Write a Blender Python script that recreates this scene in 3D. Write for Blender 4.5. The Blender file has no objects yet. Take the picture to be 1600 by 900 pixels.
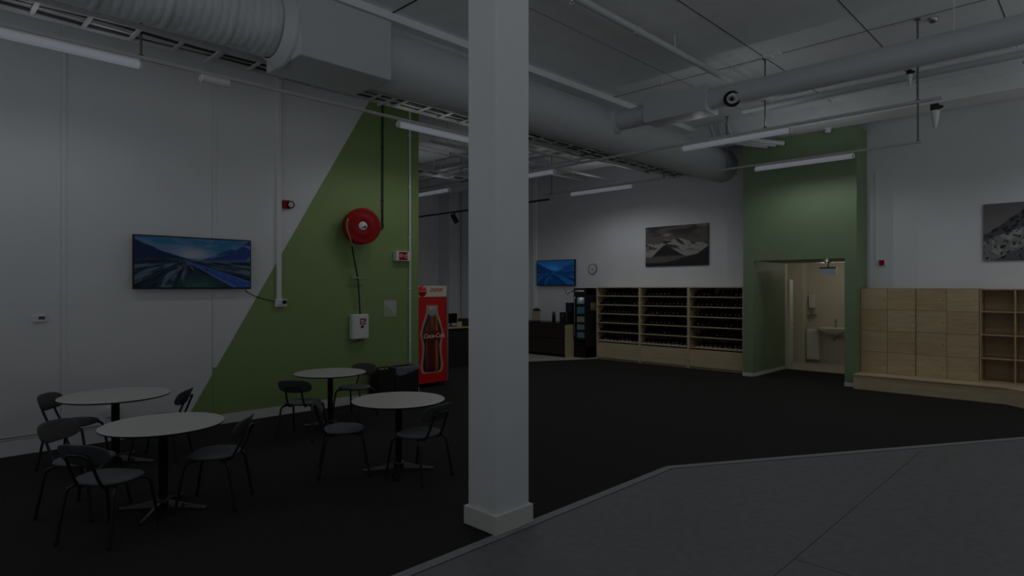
import bpy, math, random
import numpy as np
from mathutils import Vector, Matrix
R = math.radians
random.seed(7)
rng = np.random.default_rng(5)
S = bpy.context.scene
COL = S.collection

# ------------------------------------------------------------------ camera
# plan axes: X runs along the green-and-white wall, Y along the far wall with the racks
H = 1.9
cam_d = bpy.data.cameras.new('camera'); cam = bpy.data.objects.new('camera', cam_d); COL.objects.link(cam)
cam.location = (0, 0, H)
cam.rotation_euler = (R(90), 0, R(44.43 - 90))
cam_d.sensor_width = 36; cam_d.lens = 36 * 957 / 1600.0; cam_d.clip_end = 100
S.camera = cam
vs = S.view_settings
vs.view_transform = 'Standard'; vs.look = 'None'; vs.gamma = 1; vs.use_curve_mapping = False; vs.exposure = 0.0

# ------------------------------------------------------------------ world (daylight through the open front, plus an added glow from below)
W = bpy.data.worlds.new('world'); S.world = W; W.use_nodes = True
WORLD = 0.215
bg = W.node_tree.nodes['Background']; bg.inputs[0].default_value = (0.94, 0.97, 1.0, 1); bg.inputs[1].default_value = WORLD
wn = W.node_tree; wt = wn.nodes.new('ShaderNodeTexCoord'); wx = wn.nodes.new('ShaderNodeSeparateXYZ'); wr = wn.nodes.new('ShaderNodeMapRange')
wr.inputs['From Min'].default_value = -.12; wr.inputs['From Max'].default_value = .05; wr.inputs['To Min'].default_value = .43; wr.inputs['To Max'].default_value = .045
wn.links.new(wt.outputs['Generated'], wx.inputs[0]); wn.links.new(wx.outputs['Z'], wr.inputs['Value']); wn.links.new(wr.outputs[0], bg.inputs[1])   # lower half brightened to light the ceiling, duller sky above
TUBE_W = 0.44      # watts of every lamp point inside a tube
TUBE_EMIT = 0.075  # brightness of a tube's diffuser

# ------------------------------------------------------------------ mesh helpers
def frame(d):
    d = d.normalized()
    a = Vector((0, 0, 1)) if abs(d.z) < .9 else Vector((1, 0, 0))
    x = d.cross(a).normalized(); y = d.cross(x).normalized()
    return x, y
class MB:
    def __init__(s): s.v = []; s.f = []; s.m = []; s.sm = []
    def add(s, vs_, fs, m=0, sm=False):
        b = len(s.v); s.v += [tuple(q) for q in vs_]
        for f in fs: s.f.append([b + i for i in f]); s.m.append(m); s.sm.append(sm)
        return s
    def box(s, x0, x1, y0, y1, z0, z1, m=0, bev=0):
        if bev <= 0:
            v = [(x, y, z) for z in (z0, z1) for y in (y0, y1) for x in (x0, x1)]
            return s.add(v, [(0,2,3,1),(4,5,7,6),(0,1,5,4),(2,6,7,3),(0,4,6,2),(1,3,7,5)], m)
        # chamfered box
        import itertools
        b = bev; V = []; idx = {}
        X, Y, Z = (x0, x1), (y0, y1), (z0, z1)
        for i, j, k in itertools.product((0, 1), repeat=3):
            sx, sy, sz = (1, -1)[i], (1, -1)[j], (1, -1)[k]
            for ax in range(3):
                p = [X[i] + sx*b, Y[j] + sy*b, Z[k] + sz*b]
                p[ax] = (X[i], Y[j], Z[k])[ax]
                idx[(i, j, k, ax)] = len(V); V.append(p)
        F = []
        for i in (0, 1): F.append([idx[(i, 0, 0, 0)], idx[(i, 1, 0, 0)], idx[(i, 1, 1, 0)], idx[(i, 0, 1, 0)]][::1 if i else -1])
        for j in (0, 1): F.append([idx[(0, j, 0, 1)], idx[(0, j, 1, 1)], idx[(1, j, 1, 1)], idx[(1, j, 0, 1)]][::1 if j else -1])
        for k in (0, 1): F.append([idx[(0, 0, k, 2)], idx[(1, 0, k, 2)], idx[(1, 1, k, 2)], idx[(0, 1, k, 2)]][::1 if k else -1])
        for a in (0, 1):
            for c in (0, 1):
                F.append([idx[(a, c, 0, 0)], idx[(a, c, 1, 0)], idx[(a, c, 1, 1)], idx[(a, c, 0, 1)]])
                F.append([idx[(a, 0, c, 0)], idx[(a, 1, c, 0)], idx[(a, 1, c, 2)], idx[(a, 0, c, 2)]])
                F.append([idx[(0, a, c, 1)], idx[(1, a, c, 1)], idx[(1, a, c, 2)], idx[(0, a, c, 2)]])
        for i, j, k in itertools.product((0, 1), repeat=3): F.append([idx[(i, j, k, q)] for q in range(3)])
        return s.add(V, F, m)
    def tube(s, pts, r, n=10, m=0, caps=True, closed=False):
        P = [Vector(p) for p in pts]; N = len(P)
        rs = r if isinstance(r, (list, tuple)) else [r] * N
        V = []; px = None
        for i, p in enumerate(P):
            if closed: t = (P[(i+1) % N] - P[i-1])
            else: t = P[min(i+1, N-1)] - P[max(i-1, 0)]
            t.normalize()
            if px is None: x, y = frame(t)
            else:
                x = (px - t * px.dot(t)).normalized(); y = t.cross(x).normalized()
            px = x
            for k in range(n):
                a = 2*math.pi*k/n
                V.append(p + (x*math.cos(a) + y*math.sin(a)) * rs[i])
        F = []
        for i in range(N if closed else N-1):
            for k in range(n):
                a = i*n + k; b = i*n + (k+1) % n; j = ((i+1) % N) * n
                F.append((a, b, j + (k+1) % n, j + k))
        s.add(V, F, m, True)
        if caps and not closed:
            s.add(V[:n], [list(range(n))[::-1]], m); s.add(V[-n:], [list(range(n))], m)
        return s
    def lathe(s, prof, n=32, m=0, M=None, sm=True):   # prof: (radius, height) about local z
        M = M or Matrix(); V = []; F = []
        for r, z in prof:
            for k in range(n):
                a = 2*math.pi*k/n; V.append(M @ Vector((r*math.cos(a), r*math.sin(a), z)))
        for i in range(len(prof)-1):
            for k in range(n): F.append((i*n+k, i*n+(k+1) % n, (i+1)*n+(k+1) % n, (i+1)*n+k))
        return s.add(V, F, m, sm)
    def prism(s, pts, z0, z1, m=0, mtop=None):
        n = len(pts)
        s.add([(x, y, z0) for x, y in pts] + [(x, y, z1) for x, y in pts],
              [(i, (i+1) % n, n+(i+1) % n, n+i) for i in range(n)] + [list(range(n))[::-1]], m)
        s.add([(x, y, z1) for x, y in pts], [list(range(n))], m if mtop is None else mtop)
        return s
    def xform(s, M):
        s.v = [tuple(M @ Vector(q)) for q in s.v]; return s
    def bounds(s):
        a = np.array(s.v); return a.min(0), a.max(0)
def rot_to(d):   # matrix turning z onto d
    return Vector((0, 0, 1)).rotation_difference(Vector(d)).to_matrix().to_4x4()
def mesh_of(name, mb, mats, off=(0, 0, 0)):
    me = bpy.data.meshes.new(name)
    me.from_pydata([(a-off[0], b-off[1], c-off[2]) for a, b, c in mb.v], [], mb.f)
    for mm in (mats if isinstance(mats, (list, tuple)) else [mats]): me.materials.append(mm)
    me.polygons.foreach_set('material_index', mb.m); me.polygons.foreach_set('use_smooth', mb.sm)
    me.update(); return me
def empty(name, loc, rz=0):
    o = bpy.data.objects.new(name, None); COL.objects.link(o); o.location = loc; o.rotation_euler = (0, 0, rz)
    o.empty_display_size = .1; return o
def tag(o, label, cat, group=None, kind=None):
    o['label'] = label; o['category'] = cat
    if group: o['group'] = group
    if kind: o['kind'] = kind
    return o
def thing(name, label, cat, loc=(0, 0, 0), rz=0, group=None):
    return tag(empty(name, loc, rz), label, cat, group)
WOFF = {}
def obj(name, mb, mats, parent=None, world=False, label=None):
    """one mesh object; world=True: vertices are in world coordinates and the parent is unrotated"""
    if parent is None:
        lo, hi = mb.bounds(); off = ((lo[0]+hi[0])/2, (lo[1]+hi[1])/2, lo[2])
        o = bpy.data.objects.new(name, mesh_of(name, mb, mats, off)); o.location = off
    else:
        off = (0, 0, 0)
        if world:
            q = parent
            while q is not None: off = tuple(Vector(off) + q.location); q = q.parent
        o = bpy.data.objects.new(name, mesh_of(name, mb, mats, off)); o.parent = parent
    COL.objects.link(o)
    if label: o['label'] = label
    return o
def struct(name, mb, mats):
    o = obj(name, mb, mats); o['kind'] = 'structure'; return o
def dup(root, loc, rz, label=None, group=None):
    r = root.copy(); COL.objects.link(r); r.location = loc; r.rotation_euler = (0, 0, rz)
    if label: r['label'] = label
    if group: r['group'] = group
    for ch in list(root.children):
        c = ch.copy(); COL.objects.link(c); c.parent = r
        for g in list(ch.children):
            d = g.copy(); COL.objects.link(d); d.parent = c
    return r
def smooth_path(pts, n=6):
    P = [Vector(p) for p in pts]; out = []
    for i in range(len(P)-1):
        p0 = P[max(i-1, 0)]; p1 = P[i]; p2 = P[i+1]; p3 = P[min(i+2, len(P)-1)]
        for k in range(n):
            t = k/n
            out.append(.5*((2*p1) + (p2-p0)*t + (2*p0-5*p1+4*p2-p3)*t*t + (3*p1-p0-3*p2+p3)*t**3))
    out.append(P[-1]); return out
def text_mb(txt, size, m=0, shear=0, ext=.001, bold=0):
    c = bpy.data.curves.new('t', 'FONT'); c.body = txt; c.size = size; c.extrude = ext; c.shear = shear; c.offset = bold
    c.align_x = 'CENTER'; c.align_y = 'CENTER'; c.resolution_u = 4
    o = bpy.data.objects.new('t', c); COL.objects.link(o); bpy.context.view_layer.update()
    me = o.to_mesh(); mb = MB()
    mb.add([v.co.copy() for v in me.vertices], [list(p.vertices) for p in me.polygons], m)
    o.to_mesh_clear(); bpy.data.objects.remove(o); bpy.data.curves.remove(c)
    return mb
# frames for flat things: on the left wall (facing -Y) and on the far wall (facing -X)
FACE_Y = Matrix(((1, 0, 0, 0), (0, 0, -1, 0), (0, 1, 0, 0), (0, 0, 0, 1)))     # local x->X, y->Z, z->-Y
FACE_X = Matrix(((0, 0, -1, 0), (-1, 0, 0, 0), (0, 1, 0, 0), (0, 0, 0, 1)))    # local x->-Y, y->Z, z->-X
def at(M, x, y, z): return Matrix.Translation((x, y, z)) @ M

# ------------------------------------------------------------------ materials
def mat(name, col, rough=.6, metal=0, noise=0, nscale=8, bump=0, bscale=60, emit=None, es=0, spec=.5, stretch=None, alpha=None):
    m = bpy.data.materials.new(name); m.use_nodes = True; nt = m.node_tree; b = nt.nodes['Principled BSDF']
    b.inputs['Roughness'].default_value = rough; b.inputs['Metallic'].default_value = metal
    b.inputs['Specular IOR Level'].default_value = spec
    c = (*col, 1); b.inputs['Base Color'].default_value = c
    tc = nt.nodes.new('ShaderNodeTexCoord'); mp = nt.nodes.new('ShaderNodeMapping'); nt.links.new(tc.outputs['Object'], mp.inputs[0])
    if stretch: mp.inputs['Scale'].default_value = stretch
    if noise:
        n = nt.nodes.new('ShaderNodeTexNoise'); n.inputs['Scale'].default_value = nscale; n.inputs['Detail'].default_value = 6
        nt.links.new(mp.outputs[0], n.inputs['Vector'])
        r = nt.nodes.new('ShaderNodeValToRGB'); r.color_ramp.elements[0].position = .3; r.color_ramp.elements[1].position = .7
        r.color_ramp.elements[0].color = (*[max(0, q*(1-noise)) for q in col], 1); r.color_ramp.elements[1].color = (*[min(1, q*(1+noise)) for q in col], 1)
        nt.links.new(n.outputs[0], r.inputs[0]); nt.links.new(r.outputs[0], b.inputs['Base Color'])
    if bump:
        n = nt.nodes.new('ShaderNodeTexNoise'); n.inputs['Scale'].default_value = bscale; n.inputs['Detail'].default_value = 4
        nt.links.new(mp.outputs[0], n.inputs['Vector'])
        bp = nt.nodes.new('ShaderNodeBump'); bp.inputs['Strength'].default_value = bump; bp.inputs['Distance'].default_value = .01
        nt.links.new(n.outputs[0], bp.inputs['Height']); nt.links.new(bp.outputs[0], b.inputs['Normal'])
    if emit: b.inputs['Emission Color'].default_value = (*emit, 1); b.inputs['Emission Strength'].default_value = es
    if alpha is not None: b.inputs['Alpha'].default_value = alpha
    return m
def attr_mat(name, emit=0, rough=.5, base=1.0):
    m = bpy.data.materials.new(name); m.use_nodes = True; nt = m.node_tree; b = nt.nodes['Principled BSDF']
    a = nt.nodes.new('ShaderNodeVertexColor'); a.layer_name = 'paint'
    b.inputs['Roughness'].default_value = rough
    if emit:
        nt.links.new(a.outputs[0], b.inputs['Emission Color']); b.inputs['Emission Strength'].default_value = emit
        b.inputs['Base Color'].default_value = (.004, .004, .005, 1); b.inputs['Specular IOR Level'].default_value = .15
    else: nt.links.new(a.outputs[0], b.inputs['Base Color'])
    return m
WHITE = (.78, .80, .82)
M = {}
M['wall'] = mat('white_wall_paint', WHITE, .75, noise=.02, nscale=2)
M['ceil'] = mat('ceiling_concrete_paint', (.89, .92, .93), .85, noise=.03, nscale=3)
M['white'] = mat('white_plastic', (.78, .79, .80), .45)
M['duct'] = mat('white_duct_paint', (.58, .61, .63), .5)
M['foil'] = mat('crinkled_duct_wrap', (.62, .66, .68), .5, bump=.5, bscale=14, stretch=(3, 1, 1))
M['tray'] = mat('painted_cable_tray', (.55, .56, .55), .5)
M['cable'] = mat('dark_cable', (.06, .05, .05), .6)
M['rod'] = mat('grey_steel_rod', (.13, .13, .13), .5)
M['line'] = mat('dark_joint', (.07, .07, .07), .9)
M['softline'] = mat('soft_joint', (.33, .34, .34), .9)
M['wallline'] = mat('faint_wall_joint', (.62, .63, .64), .9)
M['green'] = mat('green_wall_paint', (.25, .36, .13), .55, noise=.03, nscale=2)
M['green_b'] = mat('portal_green_paint', (.215, .30, .17), .5, noise=.03, nscale=2)
M['base'] = mat('white_skirting', (.72, .71, .68), .5)
M['carpet'] = mat('dark_carpet', (.034, .034, .031), .95, noise=.45, nscale=90, bump=.6, bscale=220, spec=.1)
M['concrete'] = mat('grey_concrete_floor', (.160, .170, .174), .55, noise=.10, nscale=14, bump=.12, bscale=120, spec=.3)
M['strip'] = mat('concrete_edge_strip', (.25, .26, .26), .6, noise=.05, nscale=20)
M['tile'] = mat('pale_floor', (.55, .53, .45), .4)
M['black'] = mat('black_metal', (.012, .012, .013), .35)
M['deepblack'] = mat('black_plastic', (.005, .005, .005), .6)
M['blackmat'] = mat('black_matte', (.015, .014, .013), .7)
M['blackshine'] = mat('black_gloss', (.02, .02, .022), .2)
M['seat'] = mat('grey_seat_fabric', (.145, .158, .165), .85, noise=.08, nscale=60, bump=.3, bscale=300)
M['shell'] = mat('dark_shell', (.030, .022, .018), .45)
M['backshell'] = mat('grey_back_shell', (.075, .08, .084), .5)
M['cushion'] = mat('dark_back_fabric', (.075, .070, .068), .85, bump=.3, bscale=300)
M['top'] = mat('light_laminate', (.60, .58, .555), .45, noise=.03, nscale=20)
M['chrome'] = mat('dark_polished_metal', (.16, .155, .15), .28, metal=1)
M['red'] = mat('red_enamel', (.34, .003, .005), .5, spec=.25)
M['redv'] = mat('red_panel', (.50, .004, .004), .4, emit=(1, .004, .002), es=.015)
M['cream'] = mat('cream_panel', (.75, .68, .58), .5, emit=(1, .85, .7), es=.01)
M['ply'] = mat('birch_plywood', (.62, .49, .305), .55, noise=.10, nscale=3, stretch=(1, .7, 5))
M['ply2'] = mat('warm_plywood', (.50, .36, .20), .6, noise=.12, nscale=3, stretch=(1, 5, .7))
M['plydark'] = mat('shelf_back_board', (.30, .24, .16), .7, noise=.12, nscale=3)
M['hose'] = mat('black_hose', (.02, .025, .018), .5)
M['hosey'] = mat('yellow_green_hose', (.28, .30, .06), .5)
M['tube'] = mat('lit_diffuser', (.6, .6, .62), .5, emit=(.88, .94, 1.12), es=TUBE_EMIT)
M['steel'] = mat('brushed_steel', (.45, .45, .45), .35, metal=1)
M['ceramic'] = mat('white_ceramic', (.85, .84, .80), .2)
M['wcwall'] = mat('washroom_wall', (.72, .69, .58), .6)
M['shoe'] = mat('black_leather', (.008, .008, .009), .28)
M['shoe2'] = mat('dark_brown_leather', (.016, .010, .007), .35)
M['sole'] = mat('pale_sole', (.50, .48, .45), .6)
M['glint'] = mat('painted_glint', (.75, .75, .75), .3, metal=.6)  # pale bits standing in for highlights on the shoes
M['bag'] = mat('clear_liner', (.24, .27, .27), .3, alpha=.7)
M['glass'] = mat('glass_pane', (.03, .05, .055), .08, alpha=.25)
M['wood'] = mat('light_wood', (.52, .46, .26), .5)
M['screen_off'] = mat('dark_screen', (.01, .01, .012), .15)

# ------------------------------------------------------------------ STRUCTURE
ZC = 5.4
UF = 13.7       # far wall
VL = 8.9        # left wall
VB = 16.6       # back wall
# floor: carpet, concrete
mb = MB(); mb.prism([(-6, -6), (UF+.2, -6), (UF+.2, VB+.2), (-6, VB+.2)], -.2, -.012)
struct('floor', mb, M['blackmat'])
def line_off(pts, o):   # shifts an open polyline sideways
    out = []
    for i, p in enumerate(pts):
        a = Vector(pts[max(i-1, 0)]); b = Vector(pts[min(i+1, len(pts)-1)]); c = Vector(p)
        if 0 < i < len(pts)-1:
            n1 = (c-a).normalized(); n2 = (b-c).normalized()
            n1 = Vector((n1.y, -n1.x)); n2 = Vector((n2.y, -n2.x)); n = (n1+n2).normalized(); k = o / n.dot(n1)
        else:
            t = (b-a).normalized(); n = Vector((t.y, -t.x)); k = o
        out.append(tuple(c + n*k))
    return out
EDGE = [(-6, 3.38), (5.786, 3.38), (11.2, .14), (12.3, -.6)]
INN = line_off(EDGE, .085); INN2 = line_off(EDGE, .097)
mb = MB(); mb.prism([(12.3, -.6), (UF, -.6), (UF, VB)] + [(-6, VB), (-6, 3.38), (5.786, 3.38), (11.2, .14)], -.011, 0)
car = struct('floor_carpet', mb, M['carpet'])
mb = MB(); mb.prism(EDGE + INN[::-1], -.011, .012); struct('trim_1', mb, M['strip'])
mb = MB(); mb.prism(INN + INN2[::-1], -.011, .0085); struct('trim_2', mb, M['line'])
mb = MB(); mb.prism(INN2 + [(12.3, -6), (-6, -6)], -.011, .008)
struct('floor_concrete', mb, M['concrete'])
def joint(name, x0, x1, y0, y1, z0, z1, m='line'):
    mb = MB(); mb.box(x0, x1, y0, y1, z0, z1); struct(name, mb, M[m])
joint('trim_3', -6, 8.42, 1.583, 1.590, .006, .0088)
joint('trim_4', 4.428, 4.436, -6, 1.583, .006, .0088)
mb = MB(); mb.prism([(11.0, 11.05), (13.37, 9.86), (UF, 9.86), (UF, VB), (11.0, VB)], .001, .006); struct('floor_pale', mb, M['tile'])

# ceiling: joint lines of the concrete elements
mb = MB(); mb.box(-6, UF+.2, -6, VB+.2, ZC, ZC+.2); struct('ceiling', mb, M['ceil'])
mb = MB(); mb.box(-6, 12.4, 6.53, VB, ZC-.10, ZC-.001); struct('ceiling_soffit', mb, M['ceil'])
n = 5
for v in (-1.8, -.4, .99, 2.38, 3.77, 5.2):
    joint('trim_%d' % n, -6, 12.4, v-.005, v+.005, ZC-.004, ZC+.01, 'softline' if v > 5 else 'line'); n += 1
for v in (7.95, 9.35, 10.75, 12.15, 13.55):
    joint('trim_%d' % n, -6, 12.4, v-.008, v+.008, ZC-.104, ZC-.09, 'softline'); n += 1
for u in (-.3, 4.5, 9.33):
    joint('trim_%d' % n, u-.012, u+.012, -6, 6.53, ZC-.006, ZC+.01, 'softline' if u > 9 else 'line'); n += 1
mb = MB(); mb.box(12.4, 13.0, -6, VB, 5.03, ZC); struct('ceiling_beam', mb, M['ceil'])

# left wall
mb = MB(); mb.box(-6, 6.68, VL, VL+.2, 0, ZC); struct('wall_left', mb, M['wall'])
mb = MB(); mb.add([(2.742, VL-.003, 0), (6.68, VL-.003, 0), (6.68, VL-.003, ZC-.1), (5.815, VL-.003, ZC-.1)], [(0, 1, 2, 3)])
mb.add([(6.681, VL-.003, 0), (6.681, VL+.2, 0), (6.681, VL+.2, ZC-.1), (6.681, VL-.003, ZC-.1)], [(0, 1, 2, 3)])
struct('wall_left_green', mb, M['green'])
mb = MB(); mb.box(6.43, 6.68, VL+.2, VB, 0, ZC-.1); struct('wall_partition', mb, M['wall'])
mb = MB(); mb.box(-6, 2.85, VL-.02, VL-.001, 0, .20); mb.box(-6, 2.85, VL-.026, VL-.02, .185, .20); struct('baseboard_left', mb, M['wall'])
mb = MB(); mb.box(-6, 2.85, VL-.021, VL-.001, .2, .207); struct('trim_%d' % n, mb, M['line']); n += 1
mb = MB(); mb.box(2.85, 6.68, VL-.02, VL-.004, 0, .13); struct('baseboard_green', mb, M['base'])
for u in (-.27, 1.44, 3.15):
    joint('trim_%d' % n, u-.005, u+.005, VL-.002, VL+.001, .21 if u < 3 else .72, ZC-.1, 'wallline'); n += 1
    joint('trim_%d' % n, u+.006, u+.05, VL-.008, VL+.001, .21 if u < 3 else .80, ZC-.1, 'wall'); n += 1
joint('trim_%d' % n, 3.156, 3.2, VL-.010, VL-.002, .13, .80, 'green'); n += 1

# far wall with the portal opening
PV0, PV1, PZ = 3.71, 5.50, 2.48
mb = MB()
mb.box(UF, UF+.2, -6, PV0-.1, 0, ZC); mb.box(UF, UF+.2, PV1+.1, VB+.2, 0, ZC); mb.box(UF, UF+.2, PV0-.1, PV1+.1, PZ+.05, ZC)
struct('wall_far', mb, M['wall'])
mb = MB()   # green portal standing proud of the wall, with its passage
mb.box(13.0, UF-.001, 3.5, PV0, 0, 5.03); mb.box(13.0, UF-.001, PV1, 5.72, 0, 5.03); mb.box(13.0, UF-.001, PV0, PV1, PZ, 5.03)
mb.box(UF-.001, 14.8, PV1, PV1+.0995, 0, PZ); mb.box(UF-.001, 14.8, PV0-.0995, PV0, 0, PZ); mb.box(UF-.001, 14.8, PV0-.0995, PV1+.0995, PZ, PZ+.0495)
struct('wall_portal', mb, M['green_b'])
mb = MB()
mb.box(12.985, 12.999, PV1-.012, 5.73, 0, .07); mb.box(12.985, 14.78, PV1-.014, PV1-.001, 0, .07)
mb.box(12.985, 12.999, 3.49, PV0+.012, 0, .07); mb.box(12.985, 13.2, PV0+.001, PV0+.014, 0, .07)
struct('baseboard_portal', mb, M['base'])
mb = MB(); mb.box(-6, UF, VB, VB+.2, 0, ZC); struct('wall_back', mb, M['wall'])
mb = MB(); mb.box(13.3, UF-.001, 16.0, VB-.001, 0, ZC-.1); struct('wall_pilaster', mb, M['wall'])
mb = MB(); mb.box(UF-.05, UF-.001, 12.38, 12.5, 0, ZC-.1); struct('trim_%d' % n, mb, M['ceil']); n += 1
mb = MB(); mb.box(UF-.012, UF-.001, 15.85, 15.88, 0, ZC-.1); struct('trim_%d' % n, mb, M['softline']); n += 1
# washroom behind the portal
mb = MB(); mb.prism([(UF, PV0), (14.8, PV0), (14.8, 3.2), (16.8, 3.2), (16.8, 6.1), (14.8, 6.1), (14.8, PV1), (UF, PV1)], -.1, 0.0, 0)
struct('floor_passage', mb, M['carpet'])
mb = MB(); mb.prism([(14.8, 3.2), (16.8, 3.2), (16.8, 6.1), (14.8, 6.1)], .0, .006); struct('floor_washroom', mb, M['tile'])
mb = MB()
mb.box(16.7, 16.8, 3.2, 6.1, 0, 2.6); mb.box(14.8, 16.8, 6.0, 6.1, 0, 2.6); mb.box(14.8, 16.8, 3.1, 3.2, 0, 2.6); mb.box(14.8, 16.8, 3.2, 6.0, 2.55, 2.6)
mb.box(14.8, 14.9, PV1, 6.0, 0, 2.55); mb.box(14.8, 14.9, 3.2, PV0, 0, 2.55)
struct('wall_washroom', mb, M['wcwall'])
mb = MB(); mb.box(16.66, 16.7, 3.2, 6.0, 0, .1); struct('baseboard_washroom', mb, M['base'])
mb = MB(); mb.box(16.3, 16.7, 5.62, 6.0, 0, 2.55); struct('wall_washroom_boxing', mb, M['wcwall'])
mb = MB(); mb.xform(Matrix()); mb.box(0, .82, -.02, .02, .02, 2.1); mb.xform(Matrix.Translation((14.92, 5.47, 0)) @ Matrix.Rotation(R(14), 4, 'Z'))
d1 = struct('door_1', mb, M['white'])
mb = MB(); mb.tube([(15.64, 5.625, 1.02), (15.65, 5.58, 1.02), (15.62, 5.565, 1.02), (15.54, 5.545, 1.02)], .009, 8)
dh = obj('door_handle', mb, M['steel'], d1, True)

# column
c = MB(); c.box(3.27, 3.64, 3.375, 3.70, .0, ZC, bev=.006); struct('wall_column', c, M['wall'])
c = MB(); c.box(3.245, 3.665, 3.35, 3.725, .009, .155, bev=.003); struct('baseboard_column', c, M['base'])

# ------------------------------------------------------------------ LIGHT FITTINGS
def tube_fitting(p0, p1, label, power=1.0, up=.14):
    p0 = Vector(p0); p1 = Vector(p1); mid = (p0+p1)/2
    t = thing('tube_light', label, 'light', (mid.x, mid.y, mid.z-.05), 0, 'fluorescent tube fittings on the ceiling rails')
    d = (p1-p0); L = d.length; a = math.atan2(d.y, d.x); T = Matrix.Translation(mid) @ Matrix.Rotation(a, 4, 'Z')
    h = MB(); h.box(-L/2, L/2, -.022, .022, .030, .052, bev=.004); h.xform(T); obj('housing', h, M['white'], t, True)
    g = MB(); g.tube([(-L/2+.012, 0, -.008), (L/2-.012, 0, -.008)], .042, 20); g.xform(T); obj('diffuser', g, M['tube'], t, True)
    for sx in (-1, 1):
        e = MB(); e.tube([(sx*L/2-.012, 0, -.008), (sx*L/2+.012, 0, -.008)], .044, 20); e.xform(T); obj('end_cap', e, M['white'], t, True)
    for k in range(3):      # the tube's downlight, plus an upward spot added to brighten the ceiling
        q = p0 + d*((k+.5)/3)
        for e_, z_, rx in ((1.0, -.06, 0), (up, .11, math.pi)):
            ld = bpy.data.lights.new('tube_and_fill_lamp', 'SPOT'); ld.energy = TUBE_W*12*power*e_; ld.color = (.95, .97, 1.0); ld.shadow_soft_size = 0.0
            ld.spot_size = R(176); ld.spot_blend = .6
            lo = bpy.data.objects.new('tube_and_fill_lamp', ld); COL.objects.link(lo)
            lo.location = (q.x, q.y, q.z+z_); lo.rotation_euler = (rx, 0, 0)
    return t
def rail(p0, p1, label, r=.013):
    b = MB(); p0 = Vector(p0); p1 = Vector(p1); d = (p1-p0); a = math.atan2(d.y, d.x); L = d.length
    b.box(-L/2, L/2, -.022, .022, 0, .035); b.xform(Matrix.Translation((p0+p1)/2) @ Matrix.Rotation(a, 4, 'Z'))
    return tag(obj('light_rail', b, M['tray']), label, 'rail')
def hanger(x, y, z0, z1, label, group='steel hangers of the light rails', r=.012):
    b = MB(); b.tube([(x, y, z0), (x, y, z1)], r, 8); b.box(x-.03, x+.03, y-.03, y+.03, z1-.012, z1)
    b.box(x-.025, x+.025, y-.025, y+.025, z0, z0+.012)
    return tag(obj('hanger_rod', b, M['rod']), label, 'rod', group)
ZR = 4.25
ZS = ZC-.1
V3 = 7.3
rail((-2.0, V3, ZR+.055), (9.3, V3, ZR+.055), 'long white light rail running beside the green and white wall')
tube_fitting((.1, V3, ZR), (1.86, V3, ZR), 'lit tube light at the upper left above the big wall screen', .55, .1)
tube_fitting((5.12, V3, ZR), (6.9, V3, ZR), 'lit tube light in front of the green wall, ending behind the column', 1.1, .08)
rail((9.39, 1.55, ZR+.055), (9.39, 15.0, ZR+.055), 'near white light rail crossing in front of the green portal')
tube_fitting((9.39, 3.41, ZR), (9.39, 5.17, ZR), 'lit tube light above and left of the green portal top, nearer of the two there')
tube_fitting((9.39, 8.0, ZR), (9.39, 9.75, ZR), 'short lit tube light peeking out just right of the column', 1.1, .12)
tube_fitting((9.39, 11.3, ZR), (9.39, 13.0, ZR), 'faint tube light in the room beyond the green wall', 1.2, .12)
rail((12.0, 2.27, ZR+.055), (12.0, 5.72, ZR+.055), 'far light rail in front of the green portal')
rail((12.0, 7.03, ZR+.055), (12.0, 10.53, ZR+.055), 'far light rail above the mountain picture and clock')
tube_fitting((12.0, 3.28, ZR), (12.0, 5.03, ZR), 'lit tube light directly in front of the green portal', 1.15)
tube_fitting((12.0, 7.87, ZR), (12.0, 9.68, ZR), 'lit tube light high between the small screen and the mountain picture', 1.6, .15)
hanger(1.87, V3, ZR+.09, ZS-.001, 'thin hanger passing the cable ladder at the end of the upper left tube light')
hanger(7.2, V3, ZR+.09, ZS-.001, 'thin hanger beside the column above the tube at the green wall')
hanger(9.39, 3.79, ZR+.09, ZC-.001, 'dark hanger rod dropping behind the round duct to the near tube')
hanger(9.39, 1.81, ZR+.09, ZC-.001, 'dark hanger rod crossing the round duct near the right end of the near rail')
hanger(9.39, 7.0, ZR+.09, ZS-.001, 'dark hanger rod of the near rail in the middle of the ceiling')
hanger(12.0, 2.31, ZR+.09, ZC-.001, 'long hanger rod at the right end of the far rail by the portal')
hanger(12.0, 5.62, ZR+.09, ZC-.001, 'hanger rod at the left end of the far rail by the portal')
hanger(12.0, 7.07, ZR+.09, ZS-.001, 'hanger rod at the right end of the rail above the mountain picture')
hanger(12.0, 10.33, ZR+.09, ZS-.001, 'hanger rod at the left end of the rail above the small screen')
# unseen extra fittings beyond the frame; uplights among them added to brighten the ceiling
tube_fitting((9.39, -1.2, ZR), (9.39, .45, ZR), 'tube light beyond the right edge of the view')
tube_fitting((12.0, -1.4, ZR), (12.0, .35, ZR), 'far tube light beyond the right edge of the view', 1.7)
tube_fitting((4.6, -1.2, ZR), (4.6, .6, ZR), 'added uplight above the grey concrete floor', .06, 12)
tube_fitting((-.6, 1.2, ZR), (-.6, 3.0, ZR), 'added light behind the viewpoint, mainly upward', .4, 2)
tube_fitting((-3.6, V3, ZR), (-1.9, V3, ZR), 'tube light over the wall beyond the left edge', .6)

# ------------------------------------------------------------------ DUCTS, TRAYS, PIPES
DV, DZ = 6.52, 4.745
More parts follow.
